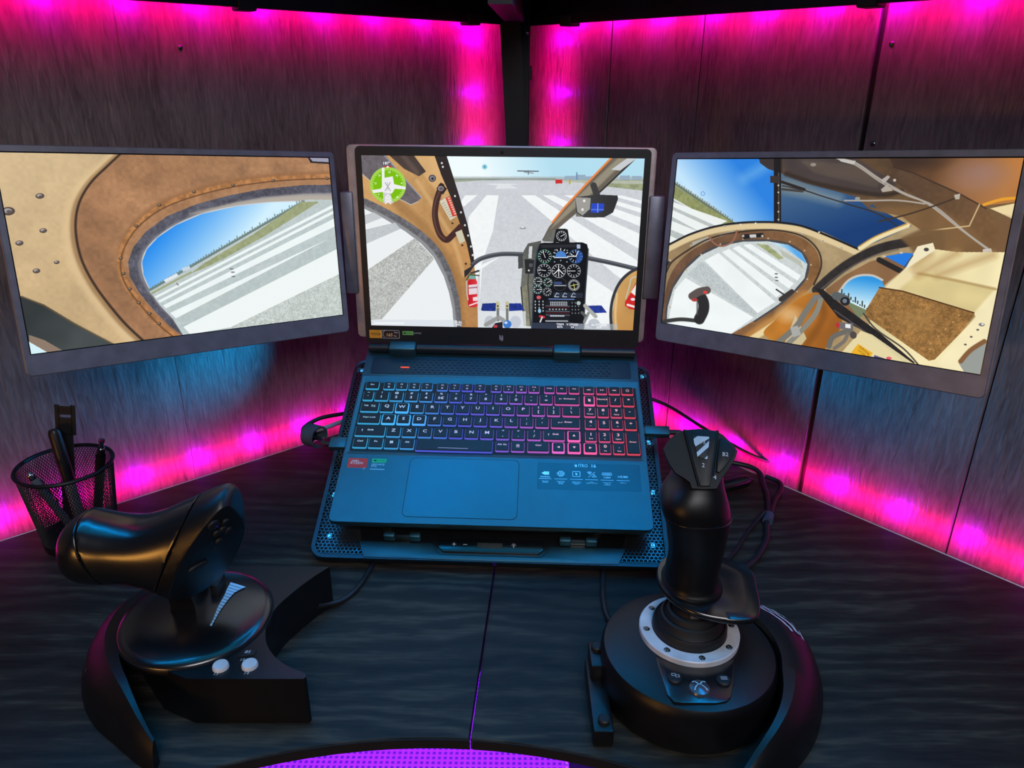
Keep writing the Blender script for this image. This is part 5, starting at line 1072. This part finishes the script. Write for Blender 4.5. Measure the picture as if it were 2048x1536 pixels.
for (x, y) in ((-.2435, .4868), (-.2195, .4885)):
    q = MB(); q.M = MT @ Matrix.Translation((x, y, .0492))
    q.lathe([(.0068, -.001), (.0068, .0018), (.0060, .0034), (.0035, .0036), (0, .0030)], seg=28); q.build('button', M_white, thr, label='round white button')
q = MB(); q.M = MT; q.prism([(-.2325, .4985), (-.2195, .5005), (-.2195, .5060), (-.2320, .5045)], .048, .0508, .0008); q.build('button', M_rubber, thr)
for t_, x, y, s in (('85', -.2262, .5032, .0048), ('15', -.2285, .4955, .0042), ('13', -.2450, .4790, .0042), ('14', -.2200, .4800, .0042)):
    words('lettering', t_, s, M_print, thr, (x - TC.x, y - TC.y, .0510 if t_ == '85' else .0494), 1.1, .15, rot=R(2))
for f0, w in ((.46, .05), (.58, .05)): wing_stripe(TT, TZ, -1, 64, 38, f0 - .04, f0 + .10, w).build('stripe', M_print, thr, 0)
q = MB()
for i, ch in enumerate('THRUSTMASTER'):
    pt, nrm, th = wing_pt(TT, TZ, -1, 14 - i * 3.9, .78, .0005); tg = V((-math.sin(th), math.cos(th), 0)); up = nrm.cross(tg)
    me = words_mesh(ch, .0062, .9); q.M = frame(pt, tg, up, nrm)
    q.add([v.co for v in me.vertices], [list(f.vertices) for f in me.polygons]); bpy.data.meshes.remove(me)
q.build('lettering', M_dim, thr, 0)
# handle: one loft, split at the cap seam, the shell seam and the button face
HS = [(-.3892, .1248, .0110, .010), (-.3872, .1256, .0190, .018), (-.3823, .1270, .0250, .024), (-.3746, .1281, .0300, .028), (-.3652, .1296, .0330, .030), (-.3532, .1282, .0315, .030), (-.3368, .1271, .0298, .029), (-.3199, .1250, .0322, .029), (-.3022, .1226, .0400, .0295), (-.2886, .1230, .0460, .030), (-.2751, .1254, .0500, .031), (-.2616, .1300, .0520, .031), (-.2526, .1363, .0500, .030), (-.2439, .1472, .0420, .027), (-.2388, .1541, .0345, .024), (-.2352, .1636, .0205, .017), (-.2343, .1664, .0090, .009)]
def handle_loft():
    S = spline([(x, z, h) for x, z, h, d in HS], 4); D = [s_[1] for s_ in spline([(x, d, 0) for x, z, h, d in HS], 4)]; rings = []
    for (x, z, h), d in zip(S, D):
        r_ = []
        for k in range(32):
            a = 2 * PI * k / 32; c_, s_ = math.cos(a), math.sin(a); e = .88
            r_.append((x - TC.x, .545 - TC.y + d * math.copysign(abs(c_) ** e, c_), z + h * math.copysign(abs(s_) ** e, s_)))
        rings.append(r_)
    return MB().loft(rings)
def cut_part(name, mm, cuts, **kw):
    h = handle_loft(); me = bpy.data.meshes.new('t'); me.from_pydata(h.v, [], h.f); b = bmesh.new(); b.from_mesh(me)
    bmesh.ops.recalc_face_normals(b, faces=b.faces[:])
    for (pt, no) in cuts:
        r_ = bmesh.ops.bisect_plane(b, geom=b.verts[:] + b.edges[:] + b.faces[:], plane_co=V(pt) - TC, plane_no=V(no), clear_outer=True)
        es = [e for e in r_['geom_cut'] if isinstance(e, bmesh.types.BMEdge)]
        if es: bmesh.ops.contextual_create(b, geom=es)
    es = [e for e in b.edges if len(e.link_faces) == 2 and e.calc_face_angle(0) > R(40)]
    if es: bmesh.ops.bevel(b, geom=es, offset=.0010, segments=2, affect='EDGES', profile=.5)
    q = MB(); q.bm(b); b.free(); return q.build(name, mm, thr, 35, **kw)
n1, p1 = V((1, 0, .28)).normalized(), (-.3600, .545, .140); n2, p2 = V((.90, .0, -.44)).normalized(), (-.2795, .545, .151)
nP, pP = V((.72, -.55, -.42)).normalized(), V((-.262, .530, .135))
g = .0004
cut_part('handle_cap', M_satin, [(V(p1) - n1 * g, n1)])
cut_part('handle_shell', M_satin, [(V(p1) + n1 * g, -n1), (V(p2) - n2 * g, n2), (pP, nP)])
hd = cut_part('handle_head', M_black, [(V(p2) + n2 * g, -n2), (pP, nP)])
uP = V((0, 0, 1)).cross(nP).normalized(); vP = nP.cross(uP); FP = frame(pP - TC, uP, vP, nP)
q = MB(); q.M = FP
PB_ = [(0.0051, 0.0335), (0.0169, 0.0294), (0.0154, 0.0204), (0.0214, 0.015), (0.01, 0.0188), (0.0137, 0.0052), (0.0016, 0.0207), (-0.0033, -0.0177), (0.0056, -0.0225), (-0.0074, -0.0217), (0.0072, 0.0314), (0.0114, -0.0036)]
for i in range(6): (lambda c_: q.disc((c_[0], c_[1], 0), .0034 if i else .0052, -.001, .0022, 16, bev=.0007))(PB_[i])
q.build('thumb_buttons', M_rubber, thr)
q = MB(); q.M = FP; q.disc((PB_[7][0], PB_[7][1], 0), .009, -.001, .002, 20, .0032, bev=.0007); q.build('rocker', M_rubber, thr)
for t_, i, s in (('X', 10, .006), ('Y', 9, .0075), ('B', 8, .006), ('Y', 11, .005)): words('lettering', t_, s, M_dim if i != 10 else mat('blue_print', (60, 70, 200), .5), thr, None, 1, M=FP @ Matrix.Translation((PB_[i][0], PB_[i][1], .0026 if i == 10 else .0004)))
q = MB(); q.M = MT; q.loft([[(x - w, y - d, z), (x + w, y - d, z), (x + w, y + d, z), (x - w, y + d, z)] for x, y, z, w, d in ((-.300, .566, .050, .012, .018), (-.299, .563, .062, .011, .015), (-.296, .552, .085, .010, .012), (-.294, .545, .100, .010, .012))])
q.build('lever_arm', M_satin, thr)
q = MB(); q.M = MT; q.box(-.2835, -.2755, .572, .592, .054, .067, .0015); q.build('lever_guide', M_rubber, thr)

# ---------------------------------------------------------------- joystick
JC = V((.157, .517, 0)); MJ = Matrix.Translation(-JC)
joy = thing('flight_joystick', 'tall black flight joystick on a round base with a white screwed ring', 'joystick', Matrix.Translation(JC))
MB().lathe([(0, .0006), (.0700, .0006), (.0745, .004), (.0760, .010), (.0765, .038), (.0757, .0450), (.0735, .0488), (.068, .0506), (.050, .0522), (0, .0530)], seg=80).build('base', M_black, joy, 30)
JW = [(76, .070, .084, .044), (52, .076, .120, .048), (26, .0775, .1385, .050), (8, .0775, .1300, .050), (-6, .0775, .1225, .049), (-22, .0778, .1160, .048), (-45, .086, .1120, .045), (-60, .093, .1135, .040), (-70, .099, .117, .033), (-78, .106, .121, .024)]
rings, JT, JZ = wing_rings(JW, 1); MB().loft(rings).build('side_wing', M_black, joy, 30)
for f0, w in ((.34, .045), (.47, .045), (.58, .045)): wing_stripe(JT, JZ, 1, 39 - f0 * 4, 16 - f0 * 6, f0 - .06, f0 + .12, w).build('stripe', M_print, joy, 0)
pan = [(0.125, 0.5), (0.126, 0.479), (0.127, 0.458), (0.131, 0.45), (0.138, 0.449), (0.163, 0.449), (0.173, 0.451), (0.178, 0.456), (0.185, 0.474), (0.192, 0.498), (0.178, 0.491), (0.156, 0.488), (0.138, 0.492)]
q = MB(); q.M = MJ; q.prism(pan, .046, .0526, .0008); q.build('button_panel', M_satin, joy)
RC = V((.160, .531, 0)); MR = MJ @ Matrix.Translation(RC)
q = MB(); q.M = MR; q.lathe([(.0325, .050), (.0325, .0572), (.0332, .0580), (.0432, .0580), (.0440, .0572), (.0440, .050)], seg=72)
ring = q.build('mounting_ring', M_white, joy, 30)
for k in range(8):
    a = R(-86 + 45 * k); q = MB(); q.M = MR @ Matrix.Translation((.0385 * math.cos(a), .0385 * math.sin(a), .0580))
    q.lathe([(0, .0012), (.0018, .0011), (.0029, .0002), (.0029, -.001)], seg=14); q.box(-.0016, .0016, -.0003, .0003, .0010, .0014); q.box(-.0003, .0003, -.0016, .0016, .0010, .0014)
    q.build('screw', M_screw, ring, 30)
q = MB(); q.M = MR
q.lathe([(.0325, .0525), (.0325, .0640), (.0310, .0670), (.0292, .0662), (.0280, .0680), (.0262, .0735), (.0245, .0745), (.0230, .0730), (.0210, .0785), (.0190, .0795), (.0168, .0780), (.0158, .0830), (.0158, .0935)], seg=56); q.build('boot', M_rubber, joy, 30)
q = MB(); q.M = MR; q.box(-.0050, .0075, -.0178, -.0150, .0815, .0868, .0006); q.build('stem_label', M_dim, joy)
# grip
GS = [(.086, .166, .020, .022, .5455), (.0945, .1625, .0262, .0300, .548), (.1000, .1615, .0236, .0278, .548), (.1090, .1608, .0222, .0265, .547), (.1190, .1614, .0219, .0260, .546), (.1300, .1616, .0224, .0262, .545), (.1400, .1612, .0234, .0268, .544), (.1505, .1600, .0243, .0275, .542), (.1618, .1582, .0261, .0282, .540), (.1730, .1556, .0281, .0288, .538), (.1820, .1532, .0287, .0288, .537), (.1890, .1521, .0275, .0280, .537), (.1960, .1525, .0247, .0266, .538), (.2030, .1540, .0213, .0250, .540), (.2110, .1550, .0192, .0235, .542), (.2220, .1552, .0178, .0215, .544), (.2330, .1552, .0150, .0180, .546), (.2390, .1552, .0090, .0110, .547)]
S1 = spline([(a, b_, c_) for a, b_, c_, _, _ in GS], 3); S2 = spline([(a, d, e) for a, _, _, d, e in GS], 3); rings = []
for (z, xc, hw), (_, dp, yc) in zip(S1, S2):
    rings.append([(xc - JC.x + hw * math.copysign(abs(math.cos(a)) ** .85, math.cos(a)), yc - JC.y + dp * math.copysign(abs(math.sin(a)) ** .85, math.sin(a)), z) for a in (2 * PI * k / 36 for k in range(36))])
MB().loft(rings).build('grip', M_black, joy, 50)
gs_ = MB(); r0 = [r_ for r_ in rings if r_[0][2] >= .1725][0]
pts = [(x * 1.0, y, z + .001) for x, y, z in r0][20:35]
gs_.tube([(x + (x - (.1556 - JC.x)) * .012, y + (y - (.538 - JC.y)) * .012, z + .0015 * math.sin(i / 14 * PI)) for i, (x, y, z) in enumerate(pts)], .0006, 6); gs_.build('grip_seam', M_satin, joy)
# hand rest
HR_ = [(.134, .564), (.132, .551), (.133, .540), (.137, .528), (.145, .516), (.156, .507), (.172, .502), (.191, .500), (.206, .503), (.213, .512), (.218, .527), (.221, .546), (.224, .562), (.2235, .572), (.219, .579), (.211, .586), (.199, .591), (.178, .593), (.158, .589), (.146, .585), (.138, .575)]
HO = spline([(x, y, 0) for x, y in HR_], 4, True); cxr, cyr = .170, .548
q = MB(); rings = []
def rest_z(x, y): return .0035 * ((.170 - x) / .04) if x < .170 else -.0022 * ((x - .170) / .05)
for k, dz in ((.955, -.0035), (.985, -.0025), (1.0, 0), (.995, .0018), (.97, .0030), (.75, .0022), (.5, .0034), (.3, .0062)):
    rings.append([(cxr + (x - cxr) * k - JC.x, cyr + (y - cyr) * k - JC.y, .0900 + dz + rest_z(x, y) * k) for x, y, _ in HO])
q.loft(rings); q.build('hand_rest', M_satin, joy, 50)
# head
hn = V((-.10, -.72, .69)).normalized(); hp_ = V((.1535, .5230, .2262)); hu = V((0, 0, 1)).cross(hn).normalized(); hv = hn.cross(hu)
FH = frame(hp_ - JC, hu, hv, hn)
HP = lambda L_: L_
ho = [(-0.0325, 0.0107), (-0.0295, 0.0166), (-0.0247, 0.0227), (-0.0202, 0.0262), (-0.0156, 0.0283), (-0.0098, 0.0294), (-0.004, 0.03), (0.0034, 0.0299), (0.01, 0.0292), (0.0149, 0.0265), (0.019, 0.0224), (0.0231, 0.0183), (0.0263, 0.0138), (0.0251, 0.0094), (0.023, 0.0045), (0.019, -0.0027), (0.0142, -0.0098), (0.0122, -0.0142), (0.011, -0.0168), (0.0102, -0.0187), (-0.0002, -0.02), (-0.0091, -0.0201), (-0.0107, -0.0152), (-0.0165, -0.0114), (-0.0223, -0.0084), (-0.0273, -0.0011), (-0.0304, 0.0052)]
cx_, cy_ = sum(x for x, _ in ho) / len(ho), sum(y for _, y in ho) / len(ho) - .004
q = MB(); q.M = FH
q.loft([[(cx_ + (x - cx_) * k, cy_ + (y - cy_) * k + s_, z) for x, y in ho] for k, s_, z in ((.45, .0, -.026), (.66, 0, -.020), (.90, 0, -.009), (1.0, 0, -.0025), (1.0, 0, -.0008), (.985, 0, 0))])
head = q.build('head', M_head, joy, 32)
q = MB(); q.M = FH; q.prism([(-0.0156, 0.0278), (-0.004, 0.0296), (0.0096, 0.0288), (0.0086, 0.0181), (0.0073, 0.0033), (0.0061, -0.0088), (0.0046, -0.0173), (-0.003, -0.0179), (-0.0068, -0.0064), (-0.0112, 0.0114)], -.001, .0016, .0005); q.build('center_panel', M_head, head)
for L_ in ([(-0.0158, 0.028), (-0.0143, 0.0217), (-0.0116, 0.0118), (-0.0086, 0.0004), (-0.0056, -0.0105), (-0.0034, -0.0178)], [(0.0102, 0.029), (0.0094, 0.0208), (0.0083, 0.0085), (0.0072, -0.001), (0.0065, -0.0083)]):
    q = MB(); q.M = FH; q.tube([(x, y, .0012) for x, y in L_], .0011, 6); q.build('ridge', M_satin, head)
q = MB(); q.M = FH; q.prism([(0.0118, 0.0219), (0.0137, 0.0231), (0.017, 0.0214), (0.0206, 0.0181), (0.024, 0.0135), (0.0226, 0.0096), (0.019, 0.0033), (0.0154, -0.0021), (0.0117, -0.0059), (0.0093, -0.0055), (0.0101, 0.0052)], -.001, .0024, .0009); q.build('side_button', M_head, head)
q = MB(); q.M = FH; q.prism([(-0.0093, 0.023), (-0.0027, 0.0239), (0.0041, 0.0232), (0.0039, 0.0169), (0.0027, 0.009), (0.0025, 0.0042), (-0.0001, 0.0046), (-0.0037, 0.0049), (-0.0062, 0.0083), (-0.008, 0.0151)], .0010, .0024, .0005); hat = q.build('thumb_switch', M_rubber, head)
for L_ in ([(-0.0087, 0.0204), (-0.0056, 0.0229), (0.0034, 0.023), (0.0036, 0.0216), (-0.007, 0.0142), (-0.0082, 0.0167)], [(0.0036, 0.0197), (0.0032, 0.0144), (-0.0054, 0.0056), (-0.0061, 0.0092)], [(0.0025, 0.0072), (0.0023, 0.0043), (0.0, 0.0045)]):
    q = MB(); q.M = FH; q.flat(L_, .0026); q.build('hazard_stripe', mat('stripe_print', (175, 195, 205), .5), hat, 0)
for t_, L_, s in (('F2', [(-0.0013, 0.0181)], .0042), ('2', [(-0.0007, -0.0009)], .0048), ('4', [(0.0084, -0.0101)], .0050), ('B2', [(0.0162, 0.0091)], .0046)):
    words('lettering', t_, s, M_print, head, None, 1, M=FH @ Matrix.Translation((*L_[0], .0029 if t_ in ('F2', 'B2') else .0019)))
# base buttons
for (x, y), r_ in zip([(0.136, 0.474), (0.176, 0.472)], (.0060, .0060)):
    q = MB(); q.M = MJ @ Matrix.Translation((x, y, .0522)); q.lathe([(r_, -.001), (r_, .0022), (r_ - .001, .0032), (0, .0036)], seg=26); b_ = q.build('button', M_rubber, joy)
    q = MB(); q.M = MJ @ Matrix.Translation((x, y, .0520))
    if x < .15:
        for d_ in ((-.0022, .0002), (.0006, -.0012)): q.stroke([(d_[0], d_[1]), (d_[0] + .003, d_[1]), (d_[0] + .003, d_[1] + .0024), (d_[0], d_[1] + .0024)], .0005, .0042, True)
    else:
        for d_ in (-.0014, 0, .0014): q.stroke([(-.0026, d_), (.0026, d_)], .0005, .0042)
    q.build('symbol', M_print, b_, 0)
xb = (0.154, 0.463)
q = MB(); q.M = MJ @ Matrix.Translation((xb[0], xb[1], .0522)); q.lathe([(.0088, -.001), (.0088, .0012), (.0080, .0028), (.0045, .0040), (0, .0044)], seg=32); b_ = q.build('guide_button', mat('guide_silver', (105, 110, 118), .25, metal=.7), joy)
q = MB(); q.M = MJ @ Matrix.Translation((xb[0], xb[1], .0522))
for sx in (-1, 1):
    q.stroke([(sx * .0050, -.0046), (sx * .0040, -.0018), (sx * .0018, .0008), (0, .0020)], .0010, .0046)
    q.stroke([(sx * .0012, .0026), (sx * .0034, .0046), (sx * .0052, .0040)], .0010, .0046)
q.build('emblem', mat('emblem_print', (170, 215, 230), .3), b_, 0)
# docking bracket on the left flank
q = MB(); q.M = MJ; q.box(.0690, .0860, .4520, .5360, .0008, .0180, .002); q.box(.0715, .0880, .5080, .5400, .016, .0340, .002); br = q.build('dock_bracket', M_black, joy)
for y in (.4620, .5290):
    q = MB(); q.M = MJ @ Matrix.Translation((.0785, y, .0175 if y < .5 else .0335)); q.lathe([(.0052, 0), (.0052, .004), (.0040, .0052), (0, .0052)], seg=20); q.build('knob', M_rubber, br)

# ---------------------------------------------------------------- cables, plugs
def cable(name, label, pts, r_, m_=None, k=7):
    P = spline(pts, k); o0 = V(pts[0]); q = MB(); q.M = Matrix.Translation(-o0); q.tube(P, r_, 8)
    o = q.build(name, m_ or M_cable, None, 60); o.location = o0; tag(o, label, 'cable'); return o
LP_ = lambda x, y, z: tuple(F_deck @ V((x / 1000, y / 1000, z / 1000)))
pl = thing('usb_plug', 'flat black plug pushed into the left side of the laptop', 'plug', F_deck)
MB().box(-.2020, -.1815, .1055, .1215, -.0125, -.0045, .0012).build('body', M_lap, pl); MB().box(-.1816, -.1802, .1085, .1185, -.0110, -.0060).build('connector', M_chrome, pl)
MB().tube([(-.2075, .1130, -.0085), (-.2015, .1130, -.0085)], .0030, 10).build('strain_relief', M_rubber, pl)
pr = thing('usb_plug', 'flat black plug pushed into the right side of the laptop behind the joystick head', 'plug', F_deck)
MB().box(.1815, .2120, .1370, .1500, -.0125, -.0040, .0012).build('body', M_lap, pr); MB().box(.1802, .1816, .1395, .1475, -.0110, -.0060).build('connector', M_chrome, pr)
MB().tube([(.2115, .1435, -.0085), (.2190, .1435, -.0085)], .0032, 10).build('strain_relief', M_rubber, pr)
RG = V((-.2520, .8500, .0865)); ax = V((.84, -.50, .02)).normalized(); ay = V((0, 0, 1)).cross(ax).normalized()
rg = thing('cable_clip', 'dark open ring cable clip holding the wires left of the laptop', 'cable clip', frame(RG, ay, ax.cross(ay), ax))
MB().lathe([(.0126, -.0095), (.0144, -.0095), (.0144, .0095), (.0126, .0095), (.0126, -.0095)], seg=36, a0=R(-30), a1=R(275)).build('shell', M_clip, rg, 30)
MB().lathe([(.0050, -.0090), (.0126, -.0090), (.0126, -.0070), (.0050, -.0070)], seg=30).build('end_disc', M_rubber, rg, 30)
p_end = LP_(-207.0, 113.0, -8.5)
cable('usb_cable', 'black cable looping from behind the laptop to the dark ring clip on the left', [(-.190, .965, .078), (-.229, .930, .0816), (-.256, .900, .0877), (-.271, .875, .0860), (-.2680, .860, .0815), (-.2590, .8545, .0830), (-.2520, .8500, .0840), (-.2400, .8350, .0895), (p_end[0] - .004, p_end[1] + .003, p_end[2])], .0028)
cable('usb_cable', 'pale cable leaving the ring clip behind the left edge of the cooling stand', [(-.2500, .8530, .0925), (-.2410, .8600, .0925), (-.2330, .8750, .0900), (-.2240, .8960, .0860), (-.2120, .9250, .0780), (-.190, .955, .0660)], .0030, M_pale)
pe = LP_(219.0, 143.5, -8.5)
cable('usb_cable', 'black cable from the right laptop plug dropping behind the joystick head', [pe, (pe[0] + .012, pe[1] - .001, pe[2] - .003), (pe[0] + .035, pe[1] - .012, pe[2] - .022), (.270, .905, .030), (.300, .930, .012), (.334, .922, .008), (.345, .906, .006), (.342, .880, .0036), (.338, .850, .0036), (.328, .815, .0036), (.3185, .791, .0044), (.312, .770, .0036), (.303, .745, .0036), (.282, .712, .0036), (.262, .692, .0036), (.245, .690, .0036)], .0034)
cable('power_cable', 'thin black cable swinging from behind the laptop along the right wall', [(.160, 1.080, .060), (.205, 1.072, .050), (.245, 1.055, .040), (.290, 1.005, .026), (.345, .955, .010), (.380, .938, .004)], .0026)
cable('usb_cable', 'thin black cable branching from the strap toward the back of the joystick', [(.3170, .798, .0112), (.305, .787, .0050), (.288, .766, .0024), (.255, .717, .0024), (.228, .694, .0024), (.210, .640, .0040), (.196, .598, .010)], .0022)
cable('usb_cable', 'black cable lying in a bend around the right end behind the joystick', [(.352, .902, .0034), (.366, .885, .0034), (.360, .862, .0034), (.348, .845, .0034), (.334, .818, .0034), (.3240, .792, .0040)], .0030)
fe = thing('ferrite_core', 'black cylindrical cable adapter lying behind the joystick neck', 'adapter', Matrix.Translation((.292, .868, .0090)) @ Matrix.Rotation(R(24), 4, 'Z'))
q = MB(); q.tube([(-.028, 0, 0), (-.024, 0, 0), (.026, 0, 0), (.030, 0, 0)], [.0070, .0085, .0085, .0070], 16); q.build('body', M_satin, fe)
q = MB(); q.tube([(-.036, 0, -.001), (-.028, 0, 0)], [.0040, .0062], 12); q.tube([(.030, 0, 0), (.040, .002, -.002)], [.0055, .0036], 12); q.build('strain_relief', M_rubber, fe)
ts = thing('cable_tie', 'blue grey strap binding the cables on the right side of the desk', 'cable tie', Matrix.Translation((.3210, .7930, .0046)) @ Matrix.Rotation(R(66), 4, 'Z'))
q = MB(); q.tube([(-.008, 0, .0006), (.008, 0, .0006)], .0062, 14); q.build('band', mat('strap_blue', (60, 70, 92), .6), ts); MB().box(.008, .012, -.0075, .0075, -.0042, .0050, .001).build('loop', M_rubber, ts)
cable('throttle_cable', 'black cable running from the throttle base to under the cooling stand', [(-.196, .612, .012), (-.188, .622, .0060), (-.176, .632, .0032), (-.166, .648, .0030), (-.160, .668, .0030), (-.156, .690, .0030), (-.150, .730, .0030)], .0028)
cable('joystick_cable', 'black cable running from the joystick base to under the cooling stand', [(.112, .582, .010), (.104, .594, .0050), (.099, .612, .0030), (.098, .635, .0030), (.100, .660, .0030), (.104, .690, .0030), (.108, .730, .0030)], .0028)
bpy.data.objects.remove(_fo)
